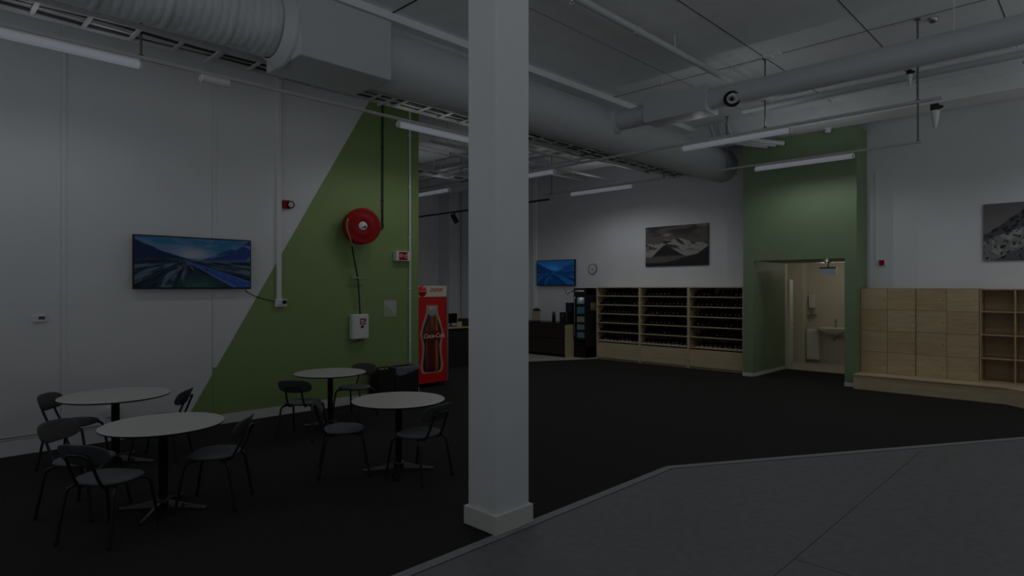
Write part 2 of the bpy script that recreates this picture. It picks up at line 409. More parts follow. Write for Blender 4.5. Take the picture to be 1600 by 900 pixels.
# crinkled flexible duct
b = MB(); prof = []
nseg = 60; nr = 230
V = []; F = []
for i in range(nr):
    u = -3.2 + (2.93+3.2)*i/(nr-1)
    rr = .338 + (.005 if i % 3 == 0 else -.003) + (.012 if i % 21 == 0 else 0)
    for k in range(nseg):
        a = 2*math.pi*k/nseg
        q = rr + .004*math.sin(4*a + u*9) + random.uniform(-.0035, .0035)
        V.append((u, DV+q*math.cos(a), DZ+.01+q*math.sin(a)))
for i in range(nr-1):
    for k in range(nseg): F.append((i*nseg+k, i*nseg+(k+1) % nseg, (i+1)*nseg+(k+1) % nseg, (i+1)*nseg+k))
b.add(V, F, 0, True)
dt = thing('ventilation_duct', 'big white round duct, crinkled at left, smooth at right, below the ceiling', 'duct', (5, DV, DZ-.4))
obj('flexible_sleeve', b, M['foil'], dt, True, 'white crinkled insulated sleeve')
b = MB(); b.box(3.03, 4.17, 6.08, 6.90, 4.35, 5.045, bev=.008); obj('silencer_box', b, M['duct'], dt, True, 'white rectangular box section')
b = MB(); b.lathe([(.335, -.13), (.35, -.125), (.375, -.06), (.405, -.045), (.415, -.03), (.415, .0)], 48, M=Matrix.Translation((3.03, DV-.03, DZ-.02)) @ rot_to((1, 0, 0))); obj('collar', b, M['duct'], dt, True)
b = MB(); b.tube([(4.17, DV, DZ), (13.69, DV, DZ)], .376, 48)
obj('round_section', b, M['duct'], dt, True)
for u in (5.9, 7.6, 9.9, 11.6):
    b = MB(); b.tube([(u-.02, DV, DZ), (u+.02, DV, DZ)], .381, 48); obj('joint_band', b, M['duct'], dt, True)
def duct_rod(x, y, z0, z1, label):
    b = MB(); b.tube([(x, y, z0), (x, y, z1)], .007, 6); b.box(x-.02, x+.02, y-.02, y+.02, z1-.01, z1)
    b.box(x-.012, x+.012, y-.012, y+.012, z0, z0+.03); tag(obj('duct_hanger', b, M['white']), label, 'rod', 'white hangers of ducts and pipes')
duct_rod(5.6, 6.75, 5.05, ZS-.001, 'thin white rod holding the big duct just left of the column')
# cross duct along Y
cd = thing('cross_duct', 'white round duct with a box section crossing above the green portal', 'duct', (8.9, 2, 4.6))
b = MB(); b.tube([(8.9, -6, 4.80), (8.9, 4.42, 4.80)], .165, 36); obj('round_section', b, M['duct'], cd, True)
b = MB(); b.tube([(8.9, 5.50, 4.80), (8.9, 6.22, 4.80)], .165, 36); obj('round_section', b, M['duct'], cd, True)
b = MB(); b.tube([(8.9, 5.66, 4.80), (8.9, 5.69, 4.80)], .175, 36); obj('joint_band', b, M['duct'], cd, True)
b = MB(); b.tube([(8.9, 6.10, 4.80), (8.9, 6.21, 4.80)], [.175, .24], 36); obj('joint_band', b, M['duct'], cd, True)
b = MB(); b.box(8.70, 9.11, 4.41, 5.51, 4.61, 5.0, bev=.006); obj('silencer_box', b, M['duct'], cd, True, 'white rectangular box section')
nd = Vector((-.78, -.25, -.55)).normalized()
b = MB(); T = Matrix.Translation(Vector((8.87, 4.06, 4.78)) + nd*.10) @ rot_to(nd)
b.lathe([(.09, -.03), (.112, .0), (.122, .05), (.112, .055), (.108, .03)], 28, 0, T)
dn = obj('jet_nozzle', b, M['blackshine'], cd, True, 'dark round air nozzle with white ring')
b = MB()
b.lathe([(.106, .035), (.098, .045), (.085, .015), (.0, .0)], 28, 1, T); b.lathe([(.078, .03), (.06, .065), (.048, .03)], 28, 0, T)
b.lathe([(.03, .03), (.022, .07), (0, .075)], 20, 1, T); obj('nozzle_ring', b, [M['white'], M['blackmat']], dn, True)
for (x, y) in ((8.9, 5.28), (8.9, 4.1), (8.9, 1.35)):
    duct_rod(x, y, 5.001 if y > 5 else 4.966, ZC-.001, {5.28: 'thin white rod above the left end of the cross duct box', 4.1: 'thin white rod above the right end of the cross duct box', 1.35: 'thin white rod holding the cross duct near the right edge'}[y])
# light strip pipe behind the cross duct and beam pipes
b = MB(); b.tube([(9.75, -6, 4.77), (9.75, 4.3, 4.77)], .045, 14); tag(obj('water_pipe', b, M['duct']), 'slim white pipe running just below the cross duct', 'pipe')
for k, (u, z, rr) in enumerate(((11.2, 5.28, .022), (11.45, 5.27, .022), (11.7, 5.28, .03), (12.15, 5.2, .02))):
    b = MB(); b.tube([(u, -5, z), (u, [3.1, 2.4, 4.6, 1.9][k], z)], rr, 8)
    for v in (-3, -1, 1): b.box(u-.02, u+.02, v-.015, v+.015, z, ZC-.001)
    tag(obj('conduit_pipe', b, M['ceil']), ['thin conduit under the ceiling nearest the cross duct', 'second thin conduit beneath the ceiling from the cross duct', 'thicker conduit ending over the portal under the ceiling', 'thin conduit hugging the ceiling beam by the portal'][k], 'pipe')
# sprinkler pipe along X
b = MB(); b.tube([(-3, 4.31, 5.17), (10.8, 4.31, 5.17)], .046, 14)
for u in (.6, 3.9, 6.6): b.tube([(u, 4.31, 5.17), (u+.12, 4.31, 5.17)], .055, 14)
sp = thing('sprinkler_pipe', 'white sprinkler pipe running away under the ceiling right of the column', 'pipe', (4, 4.31, 5.12))
obj('pipe', b, M['duct'], sp, True)
for u in (5.05, 7.6): 
    b = MB(); b.tube([(u, 4.31, 5.2), (u, 4.31, ZC-.001)], .008, 6); b.lathe([(.022, 5.215), (.012, 5.25), (.0, 5.25)], 8, M=Matrix.Translation((u, 4.31, 0))); obj('pipe_hanger', b, M['white'], sp, True)
b = MB(); b.tube([(5.5, 4.29, 5.20), (5.5, 4.27, 5.27)], .014, 8); b.box(5.47, 5.55, 4.23, 4.28, 5.245, 5.285); b.tube([(5.5, 4.26, 5.28), (5.46, 4.27, 5.34)], .012, 8)
obj('sprinkler_head', b, M['blackmat'], sp, True, 'small dark upright sprinkler head')
b = MB(); b.tube([(5.35, 4.31, 5.13), (5.35, 4.31, 5.09)], .012, 8); b.lathe([(.03, 5.085), (.03, 5.09), (.0, 5.09)], 10, M=Matrix.Translation((5.35, 4.31, 0))); obj('sprinkler_head', b, M['white'], sp, True)
# right corner: tray beside a joint
b = MB(); b.box(2, 8.6, .82, .95, 5.33, ZC-.001); tag(obj('cable_trunking', b, M['duct']), 'white trunking on the ceiling at the upper right corner', 'trunking')
# cable ladders
def ladder(x0, x1, y0, y1, z, label, along='X', step=.42, cables=4, z_top=ZS):
    t = thing('cable_ladder', label, 'cable tray', ((x0+x1)/2, (y0+y1)/2, z))
    b = MB()
    if along == 'X':
        for y in (y0, y1): b.box(x0, x1, y-.008, y+.008, z, z+.06)
        L0, L1 = x0, x1
    else:
        for x in (x0, x1): b.box(x-.008, x+.008, y0, y1, z, z+.06)
        L0, L1 = y0, y1
    obj('side_rail', b, M['tray'], t, True)
    q = L0 + .2
    while q < L1:
        r_ = MB()
        if along == 'X': r_.box(q-.02, q+.02, y0+.009, y1-.009, z+.002, z+.018)
        else: r_.box(x0+.009, x1-.009, q-.02, q+.02, z+.002, z+.018)
        q += step; obj('rung', r_, M['tray'], t, True)
    for k in range(cables):
        f = (k+1)/(cables+1); pts = []
        for i in range(26):
            q = L0 + (L1-L0)*i/25
            w = .025*math.sin(i*1.3 + k*2)
            pts.append((q, y0+(y1-y0)*f+w, z+.034+.008*math.sin(i*2+k)) if along == 'X' else (x0+(x1-x0)*f+w, q, z+.034+.008*math.sin(i*2+k)))
        cm = MB(); cm.tube(smooth_path(pts, 3), .012 + .004*(k % 2), 6); obj('cable', cm, M['cable'] if k % 2 else M['tray'], t, True)
    q = L0 + .9
    while q < L1:
        c_ = MB()
        if along == 'X':
            for y in (y0, y1): c_.tube([(q, y, z-.02), (q, y, z_top)], .009, 6)
            c_.box(q-.02, q+.02, y0-.02, y1+.02, z-.03, z-.005)
        else:
            for x in (x0, x1): c_.tube([(x, q, z-.02), (x, q, z_top)], .009, 6)
            c_.box(x0-.02, x1+.02, q-.02, q+.02, z-.03, z-.005)
        obj('tray_hanger', c_, M['rod'] if q > 6 else M['tray'], t, True)
        q += 2.35
    return t
ladder(-3, 13.3, 7.13, 7.53, 4.55, 'long white cable ladder with dark cables hanging along the left wall behind the big duct')
ladder(6.9, 12.2, 11.35, 11.75, 4.60, 'cable ladder in the room beyond the green wall', cables=3)
ladder(10.55, 10.85, 7.7, 15.2, 4.98, 'cross cable ladder high above the reception counter', along='Y', cables=3)
# grid of hanging conduits around the middle
for k, (x0, x1, y, z) in enumerate(((8.0, 13.2, 8.2, 4.75), (7.2, 13.2, 9.2, 4.68), (8.5, 13.2, 10.2, 4.8))):
    b = MB(); b.tube([(x0, y, z), (x1, y, z)], .025, 10)
    q = x0+.4
    while q < x1: b.tube([(q, y, z), (q, y, ZS-.001)], .006, 6); q += 1.9
    tag(obj('conduit_pipe', b, M['tray']), ['conduit above the small screen nearest the big duct', 'middle conduit of three hanging over the counter area', 'farthest conduit hanging over the counter area'][k], 'pipe')
for k, (u, z) in enumerate(((9.9, 4.9), (10.25, 4.90), (11.3, 4.90))):
    b = MB(); b.tube([(u, 7.8, z), (u, 15.6, z)], .035, 10)
    q = 8.3
    while q < 15.6: b.tube([(u, q, z), (u, q, ZS-.001)], .006, 6); q += 2.1
    tag(obj('conduit_pipe', b, M['duct']), ['white cross pipe in the ceiling above the short tube light', 'second white cross pipe in the ceiling beyond the column', 'white cross pipe in front of the ceiling beam'][k], 'pipe')
# bent cable pipes by the portal
for k in range(3):
    o = k*.17
    b = MB(); pts = smooth_path([(12.2, 6.06-o, 5.34), (12.2, 6.03-o, 5.20), (12.25, 5.92-o, 5.04), (12.4, 5.5-o, 4.90), (12.62, 5.02-o, 4.80)], 6)
    b.tube(pts, .045, 14, caps=False); b.tube([pts[-1]-Vector((.0, -.012, 0)), pts[-1]-Vector((0, -.01, 0))], .04, 12, 1)
    b.tube([pts[-1]+Vector((-.01, .02, 0)), pts[-1]+Vector((.0, 0, 0))], .049, 14, 1)
    tag(obj('bent_pipe', b, [M['duct'], M['cable']]), ['leftmost of three bent white pipes ending before the portal top', 'middle of three bent white pipes ending before the portal top', 'rightmost of three bent white pipes ending before the portal top'][k], 'pipe', 'bent white pipes by the portal')
# black spotlight track
tr = thing('spotlight_track', 'black spotlight track hanging over the reception counter', 'track', (11.5, 12.6, 4.08))
b = MB(); b.box(11.48, 11.52, 9.98, 15.4, 4.08, 4.12); obj('track', b, M['blackmat'], tr, True)
for v in (10.6, 12.4, 14.6):
    b = MB(); b.tube([(11.5, v, 4.12), (11.5, v, ZS-.001)], .005, 6); obj('track_wire', b, M['tray'], tr, True)
sl = thing('track_spotlight', 'small black spotlight tilted on the black track beyond the green wall', 'spotlight', (11.5, 13.6, 3.8))
b = MB(); b.box(-.07, .07, -.07, .07, -.14, .14, bev=.01); b.xform(Matrix.Translation((11.5, 13.6, 3.91)) @ Matrix.Rotation(R(-45), 4, 'Z') @ Matrix.Rotation(R(-28), 4, 'Y')); obj('lamp_head', b, M['blackmat'], sl, True)
b = MB(); b.tube([(11.5, 13.6, 3.98), (11.5, 13.6, 4.08)], .012, 8); obj('bracket', b, M['blackmat'], sl, True)
# small ceiling devices
def lathe_obj(name, prof, loc, m, label, cat, d=(0, 0, 1), n=24, group=None):
    b = MB(); b.lathe(prof, n, M=Matrix.Translation(loc) @ rot_to(d)); return tag(obj(name, b, M[m]), label, cat, group)
b = MB(); b.box(9.18, 9.30, 3.50, 3.74, ZC-.05, ZC-.001, bev=.01); b.lathe([(0, -.08), (.035, -.075), (.04, -.05)], 14, M=Matrix.Translation((9.24, 3.62, ZC)))
tag(obj('ceiling_sensor', b, M['white']), 'white box sensor on the ceiling beside a joint', 'sensor')
lathe_obj('smoke_detector', [(0, -.06), (.03, -.06), (.045, -.045), (.06, -.02), (.06, -.001)], (9.5, 1.66, ZC), 'steel', 'grey round detector on the ceiling above the round duct', 'detector')
lathe_obj('smoke_detector', [(0, -.09), (.05, -.09), (.06, -.05), (.045, -.03), (.07, -.02), (.07, -.001)], (12.9, 3.98, 5.03), 'white', 'white detector under the beam at the top of the green portal', 'detector')
b = MB(); b.box(2.45, 2.78, V3-.06, V3+.06, ZR-.03, ZR+.05, bev=.02); tag(obj('emergency_light', b, M['white']), 'small white emergency light under the rail right of the upper left tube', 'light')
# two white hanging spots at right
for k, (x, y, z, s) in enumerate(((9.39, 1.90, 4.70, .75), (9.39, 1.62, 4.17, 1.05))):
    t = thing('hanging_spotlight', ['small white spotlight with black cap beside the hanger rod below the round duct', 'larger white cone spotlight with black cap at the end of the near rail'][k], 'spotlight', (x, y, z-.2*s))
    b = MB(); b.lathe([(0, -.22*s), (.018*s, -.2*s), (.05*s, -.02*s), (.05*s, 0), (0, 0)], 16, M=Matrix.Translation((x, y, z))); obj('shade', b, M['white'], t, True)
    b = MB(); b.box(x-.045*s, x+.045*s, y-.045*s, y+.045*s, z, z+.08*s, bev=.01); b.box(x-.01, x+.01, y-.08*s, y-.04*s, z+.02*s, z+.05*s)
    obj('cap', b, M['blackmat'], t, True)
    b = MB(); b.tube([(x, y, z+.08*s), (x, y, z+.08*s+.1)], .008, 6); obj('stem', b, M['white'], t, True)

# ------------------------------------------------------------------ TABLES
def star_arm(ang):
    b = MB(); N = 7; V = []; F = []
    for i in range(N):
        t = i/(N-1); x = .03 + .33*t; w = .024*(1-t)+.012*t; z1 = .06*(1-t)**1.3 + .028; z0 = .012 + .02*(1-t)
        V += [(x, -w, z0), (x, w, z0), (x, w*.6, z1), (x, -w*.6, z1)]
    for i in range(N-1):
        for k in range(4): F.append((i*4+k, i*4+(k+1) % 4, i*4+4+(k+1) % 4, i*4+4+k))
    F += [(3, 2, 1, 0), tuple((N-1)*4+k for k in range(4))]
    b.add(V, F, 0); b.lathe([(0, 0), (.014, 0), (.014, .02), (0, .02)], 10, M=Matrix.Translation((.345, 0, 0)))
    return b.xform(Matrix.Rotation(ang, 4, 'Z'))
def make_table(label):
    t = thing('round_table', label, 'table', (0, 0, 0), 0, 'round cafe tables')
    Rr = .478
    b = MB(); b.lathe([(0, .722), (Rr-.012, .722), (Rr-.004, .726), (Rr, .731), (Rr-.001, .739)], 72, 1)
    b.lathe([(Rr-.001, .739), (Rr-.006, .7415), (Rr-.02, .742), (0, .742)], 72, 0); obj('tabletop', b, [M['top'], M['blackmat']], t)
    b = MB(); b.lathe([(.036, .05), (.036, .70), (.10, .705), (.10, .722)], 28); obj('pole', b, M['black'], t)
    b = MB(); b.lathe([(0, .03), (.055, .03), (.055, .09), (.04, .105), (0, .105)], 24); obj('base_hub', b, M['black'], t)
    for k in range(4): obj('leg', star_arm(k*math.pi/2), M['chrome'], t)
    return t
tabs = [((1.656, 5.81), -45.6+3, 'nearest round table, at lower left beside three chairs'),
        ((1.735, 7.73), -40, 'round table against the white wall at far left'),
        ((4.26, 7.67), -46, 'round table in front of the green wall, farthest from view'),
        ((3.73, 5.31), -38, 'round table just left of the white column')]
t0 = make_table(tabs[0][2]); t0.location = (tabs[0][0][0], tabs[0][0][1], 0); t0.rotation_euler.z = R(tabs[0][1])
for (p, a, l) in tabs[1:]:
    r_ = dup(t0, (p[0], p[1], 0), R(a), l)
    if 'white wall' in l: r_.scale = (1.1, 1.1, 1)

# ------------------------------------------------------------------ CHAIRS  (local: faces +X)
def pad(outline, fn, rings, m=0):
    """outline: list of (a,b); rings: (scale, height) from centre of one side round to the other"""
    b = MB(); n = len(outline); V = []; F = []
    for s_, h in rings:
        for (a, c_) in outline: V.append(fn(a*s_, c_*s_, h))
    for i in range(len(rings)-1):
        for k in range(n): F.append((i*n+k, i*n+(k+1) % n, (i+1)*n+(k+1) % n, (i+1)*n+k))
    b.add(V, F, m, True); return b
def superell(a, b_, e, n=40):
    return [(a*math.copysign(abs(math.cos(t))**(2/e), math.cos(t)), b_*math.copysign(abs(math.sin(t))**(2/e), math.sin(t))) for t in [2*math.pi*k/n for k in range(n)]]
def make_chair(label):
    t = thing('cafe_chair', label, 'chair', (0, 0, 0), 0, 'cafe chairs around the round tables')
    ol = superell(.205, .222, 2.5)
    dip = lambda x, y: -.014*(1-min(1, (x*x+y*y)/.04)) - .012*max(0, x/.2)**2
    obj('seat', pad(ol, lambda x, y, h: (x+.005, y, .445+h+(dip(x, y) if h > 0 else 0)),
        [(0, .026), (.5, .026), (.85, .024), (.96, .017), (1, .004), (.98, -.004), (.93, -.006), (0, -.006)]), M['seat'], t)
    obj('seat_shell', pad(ol, lambda x, y, h: (x+.005, y, .437+h), [(0, .001), (.97, .001), (.97, -.006), (.9, -.010), (0, -.010)]), M['shell'], t)
    tr_ = .0125
    for sx in (1, -1):
        for sy in (1, -1):
            p = smooth_path([(sx*.05, sy*.10, .418), (sx*.13, sy*.165, .416), (sx*.172, sy*.195, .395), (sx*.19, sy*.205, .33), (sx*.245, sy*.225, .012)], 5)
            lg = MB(); lg.tube(p, tr_, 10); L = obj('leg', lg, M['black'], t)
            g = MB(); g.lathe([(0, 0), (.015, 0), (.016, .02), (.013, .03)], 10, M=Matrix.Translation((sx*.2465, sy*.2255, 0))); obj('foot_cap', g, M['blackmat'], L)
    # hoop behind the backrest
    xb = lambda z: -.185 - .125*((z-.42)/.30)
    hoop = [(-.05, -.09, .415), (-.14, -.10, .414), (-.175, -.105, .43), (xb(.5), -.103, .5), (xb(.62), -.10, .62), (xb(.665)-.006, -.09, .668), (xb(.68)-.008, -.06, .686), (xb(.68)-.012, 0, .689)]
    hoop = hoop + [(a, -b_, c_) for a, b_, c_ in hoop[-2::-1]]
    b = MB(); b.tube(smooth_path(hoop, 4), .0115, 10); obj('back_frame', b, M['black'], t)
    # stadium backrest, curved round the sitter
    W2, H2 = .215, .085
    ol = superell(W2, H2, 3.0, 48)
    def fb(y, z, h): return (xb(.682+z) + .024 + .95*y*y + h, y, .682+z)
    obj('backrest', pad(ol, fb, [(0, -.009), (.9, -.009), (.98, -.006), (1, 0), (.98, .004), (0, .004)]), M['backshell'], t)
    obj('back_cushion', pad(ol, fb, [(0, .018), (.6, .018), (.88, .016), (.96, .010), (.975, .0045), (.9, .0035)]), M['cushion'], t)
    return t
chairs = [((1.20, 5.52), 35, 'nearest chair, seen from behind at lower left of the nearest table'),
          ((1.18, 6.26), -50, 'chair at the left of the nearest table, its dark oval back turned to the wall'),
          ((2.03, 5.66), 140, 'chair at the right side of the nearest table, facing left'),
          ((1.42, 8.02), -38, 'chair at the left side of the table by the white wall'),
          ((2.15, 7.61), 143, 'chair at the right side of the far left table, back near the green paint'),
          ((3.72, 7.40), 40, 'chair left of the far table before the green wall, seen from behind'),
          ((4.80, 7.93), 205, 'chair right of the far table, beside the black bins'),
          ((3.31, 5.68), -29, 'chair at the left side of the table by the column'),
          ((3.74, 4.97), 101, 'chair in front of the table by the column, seen from behind')]
c0 = make_chair(chairs[0][2]); c0.location = (*chairs[0][0], 0); c0.rotation_euler.z = R(chairs[0][1])
for (p, a, l) in chairs[1:]: dup(c0, (*p, 0), R(a), l)

# ------------------------------------------------------------------ PAINTED SURFACES
def vnoise(x, y, s, seed=0):
    g = np.random.default_rng(seed).random((64, 64)); x = (x*s) % 63; y = (y*s) % 63
    xi = x.astype(int); yi = y.astype(int); fx = x-xi; fy = y-yi; fx = fx*fx*(3-2*fx); fy = fy*fy*(3-2*fy)
    a = g[yi, xi]; b = g[yi, xi+1]; c_ = g[yi+1, xi]; d = g[yi+1, xi+1]
    return (a*(1-fx)+b*fx)*(1-fy)+(c_*(1-fx)+d*fx)*fy
def fbm(x, y, s, seed=0, o=5):
    t = 0; a = .5
    for k in range(o): t = t + a*vnoise(x+.37*k, y+.61*k, s*2**k, seed+k); a *= .5
    return t
def sm(e0, e1, x): t = np.clip((x-e0)/(e1-e0), 0, 1); return t*t*(3-2*t)
def mix(c, c2, m): return c*(1-m[..., None]) + np.array(c2)*m[..., None]
def paint_fjord(x, y, A):      # x across, y up, both 0..1 ; road through a blue valley
    w = fbm(x, y, 5, 3); c = np.zeros(x.shape+(3,))
    c = mix(c, (.035, .07, .13), np.ones_like(x))
    c = mix(c, (.01, .055, .11), sm(.5, .62, fbm(x*1.2, y*2.2, 4, 9))*sm(.55, .7, y))
    c = mix(c, (.13, .14, .16), np.exp(-((x-.47)/.15)**2-((y-.66)/.13)**2)*.85)
    rl = .93 - .95*x + .35*np.maximum(0, x-.2)**1.2 + .03*(fbm(x, x*0, 14, 4)-.5)       # left ridge
    left = sm(-.01, .01, np.where(x < .5, rl, .0) - y)
    c = mix(c, (.004, .010, .030), left)
    rr = .53 + .95*np.clip(x-.52, 0, .30) - .35*np.clip(x-.82, 0, .04) + 1.5*np.clip(x-.86, 0, .2) + .05*(fbm(x, x*0, 11, 6)-.5)
    right = sm(-.01, .01, np.where(x > .47, rr, 0) - y)
    c = mix(c, (.008, .018, .075), right)
    c = mix(c, (.035, .085, .17), right*sm(.50, .7, fbm(x*1.3, y*3, 6, 15))*.9)
    g = sm(.60, .50, y + .06*(fbm(x, y, 3, 8)-.5) - .02)
    c = mix(c, (.006, .012, .022), g)
    an = np.arctan2(y-.57, x-.40); ra = np.hypot(y-.57, x-.40)
    st = fbm(an*3.2+12, np.log(ra+.02)*.55+4, 3.2, 21)
    c = mix(c, (.045, .062, .085), g*sm(.50, .68, st)*.75); c = mix(c, (.003, .005, .008), g*sm(.46, .34, st)*.8)
    c = mix(c, (.010, .035, .030), g*sm(.35, .0, y)*np.exp(-((x-.55)/.17)**2)*.9)
    # road
    t = (.56-y)/.56
    xc = .40 + .60*t; hw = .006+.15*t; rd = g*sm(1.02, .96, np.abs(x-xc)/hw)*(t > 0)
    c = mix(c, (.010, .030, .115), rd)
    for off in (-.93, .93): c = mix(c, (.09, .13, .25), sm(.07, .02, np.abs((x-xc)/hw-off))*(t > .02)*.75)
    c = mix(c, (.09, .13, .25), sm(.045, .01, np.abs((x-xc)/hw-.1))*(t > .05)*(np.sin(t*42) > .25)*.7)
    c = mix(c, (.03, .004, .02), sm(1, .7, np.hypot((x-.598)/.012, (y-.36)/.035)))
    c = c*A
    return c
def paint_mont(x, y, A):       # sepia snowy peaks
    c = np.zeros(x.shape+(3,)); n1 = fbm(x, y*1.4, 5, 31)
    c = mix(c, (.16, .13, .12), np.ones_like(x))
    c = mix(c, (.05, .035, .03), sm(.42, .62, fbm(x*1.0, y*2, 3, 33))*sm(.60, .85, y))
    c = mix(c, (.36, .33, .30), sm(.55, .72, fbm(x*1.5, y*3, 3, 39))*sm(.6, .95, y)*(x > .3))
    c = mix(c, (.42, .39, .36), np.exp(-((x-.36)/.07)**2-((y-.78)/.04)**2))
    rid = .56+.13*np.exp(-((x-.55)/.14)**2)+.09*np.exp(-((x-.33)/.06)**2)+.05*(fbm(x, x*0, 9, 41)-.5)
    mt = sm(-.012, .012, rid-y)
    c = mix(c, (.44, .42, .40), mt)
    c = mix(c, (.04, .035, .03), mt*sm(.55, .60, fbm(x*1.3+y, y*2, 9, 43))*sm(.3, .5, y))
    pk = .53 - 1.5*np.abs(x-.31)*(x < .31) - .85*np.abs(x-.31)*(x >= .31) + .04*(n1-.5)
    c = mix(c, (.012, .011, .010), sm(-.012, .012, pk-y)*(y > .2))
    c = mix(c, (.015, .014, .012), sm(-.01, .01, (.46-1.1*(1-x))-y)*(x > .7))
    c = mix(c, (.15, .13, .12), sm(.28, .2, y+.04*(fbm(x, y, 4, 47)-.5)))
    c = mix(c, (.012, .013, .011), sm(-.02, .02, .08+.20*sm(.25, .9, x)-y))
    return c*A
def paint_rock(x, y, A):       # grey mountainside
    c = np.zeros(x.shape+(3,)); c = mix(c, (.24, .23, .235), np.ones_like(x)); c = mix(c, (.15, .145, .15), sm(.5, 1, y)*.8)
    rid = np.where(x < .36, .44+1.35*x, .926-.7*(x-.36))+.05*(fbm(x*2, x*0, 9, 51)-.5); m1 = sm(-.008, .008, rid-y)
    n1 = fbm(x*4+y*.5, y*3-x*2, 7, 53)
    c = mix(c, (.09, .09, .10), m1); c = mix(c, (.012, .012, .012), m1*sm(.46, .56, n1))
    r2 = .33+.95*x-.6*x*x+.06*(fbm(x*2, x*0, 12, 57)-.5); m2 = sm(-.01, .01, r2-y)
    c = mix(c, (.26, .26, .26), m2); c = mix(c, (.45, .45, .44), m2*sm(.5, .65, fbm(x*4, y*2, 6, 59)))
    c = mix(c, (.02, .02, .02), m2*sm(.60, .66, fbm(x*3.4, y*2, 12, 61)))
    m3 = sm(-.01, .01, (1.15*x-.10-.5*x*x)-y); c = mix(c, (.13, .13, .14), m3); c = mix(c, (.015, .015, .015), m3*sm(.56, .64, fbm(x*4, y*2, 10, 67)))
    return c*A
def painted(name, fn, A, w, h, T, material, parent, nx=190, label=None):
    ny = int(nx*h/w); xs = np.linspace(0, 1, nx+1); ys = np.linspace(0, 1, ny+1); X, Y = np.meshgrid(xs, ys)
    colr = fn(X, Y, A).reshape(-1, 3)
    V = [tuple(T @ Vector(((a-.5)*w, (b_-.5)*h, 0))) for b_ in ys for a in xs]
    F = [(j*(nx+1)+i, j*(nx+1)+i+1, (j+1)*(nx+1)+i+1, (j+1)*(nx+1)+i) for j in range(ny) for i in range(nx)]
    mb_ = MB(); mb_.add(V, F); o = obj(name, mb_, material, parent, True, label)
    at_ = o.data.color_attributes.new('paint', 'FLOAT_COLOR', 'POINT')
    at_.data.foreach_set('color', np.concatenate([np.clip(colr, 0, 4), np.ones((len(colr), 1))], 1).ravel().astype('f'))
    return o
M['scr'] = attr_mat('screen_image', 1.0, .4); M['print'] = attr_mat('canvas_print', 0, .6)

# big wall screen
t = thing('wall_screen', 'large wall screen showing a road through a blue valley', 'television', (2.905, VL-.06, 1.88))
b = MB(); b.box(2.165, 3.645, VL-.10, VL-.06, 1.885, 2.58, bev=.004); obj('frame', b, M['blackmat'], t, True)
b = MB(); b.box(2.5, 3.3, VL-.06, VL-.001, 2.0, 2.45); obj('wall_mount', b, M['blackmat'], t, True)
painted('screen', lambda x, y, A: paint_fjord(x, y, A), .36, 1.45, .655, at(FACE_Y, 2.905, VL-.1012, 2.237), M['scr'], t, 260)
b = MB(); b.tube(smooth_path([(3.58, VL-.05, 1.89), (3.62, VL-.03, 1.84), (3.75, VL-.012, 1.78), (3.95, VL-.012, 1.72), (4.06, VL-.03, 1.70)], 6), .006, 6)
tag(obj('power_cable', b, M['cable']), 'thin dark cable sagging from the large screen to the wall socket', 'cable')
# small wall screen
t = thing('wall_screen', 'small wall screen with a blue valley picture beside the clock', 'television', (UF-.05, 11.58, 1.98))
b = MB(); b.box(UF-.09, UF-.03, 10.86, 12.3, 1.975, 2.715, bev=.004); obj('frame', b, M['blackmat'], t, True)
b = MB(); b.box(UF-.03, UF-.001, 11.2, 12.0, 2.1, 2.6); obj('wall_mount', b, M['blackmat'], t, True)
def fj2(x, y, A):
    c = paint_fjord(x, y, A); g = c.mean(-1); return np.stack([g*.12, g*.75+.004, g*2.0+.02], -1)
painted('screen', fj2, .44, 1.40, .70, at(FACE_X, UF-.0912, 11.58, 2.345), M['scr'], t, 120)
# pictures
t = thing('mountain_picture', 'sepia picture of snowy mountains above the shoe racks', 'picture', (UF-.02, 7.72, 2.45))
b = MB(); b.box(UF-.035, UF-.001, 6.86, 8.58, 2.45, 3.45); obj('canvas', b, M['blackmat'], t, True)
painted('print', paint_mont, .8, 1.712, .992, at(FACE_X, UF-.0362, 7.72, 2.95), M['print'], t, 190)
t = thing('mountain_picture', 'grey picture of a rocky mountainside above the lockers at the right edge', 'picture', (UF-.02, .79, 2.385))
b = MB(); b.box(UF-.035, UF-.001, -.06, 1.64, 2.385, 3.385); obj('canvas', b, M['blackmat'], t, True)
painted('print', paint_rock, .8, 1.692, .992, at(FACE_X, UF-.0362, .79, 2.885), M['print'], t, 190)
# clock
t = thing('wall_clock', 'round wall clock with white face between the small screen and the mountain picture', 'clock', (UF-.02, 10.28, 2.28))
T = at(FACE_X, UF-.001, 10.28, 2.43)
b = MB(); b.lathe([(.142, 0), (.142, .035), (.138, .04), (.133, .035), (.133, .02)], 40, M=T); obj('rim', b, M['rod'], t, True)
b = MB(); b.lathe([(.134, .022), (0, .022)], 40, M=T); obj('dial', b, M['white'], t, True)
for nm, a, L, w in (('hour_hand', 120, .07, .007), ('minute_hand', 200, .10, .005)):
    b = MB(); b.box(-w, w, -.015, L, .024, .028); b.xform(T @ Matrix.Rotation(R(a), 4, 'Z')); obj(nm, b, M['blackmat'], t, True)
b = MB()
for k in range(12):
    q = MB(); q.box(-.004, .004, .108, .124, .023, .025); q.xform(T @ Matrix.Rotation(R(30*k), 4, 'Z')); b.add(q.v, q.f)
obj('hour_marks', b, M['blackmat'], t, True)

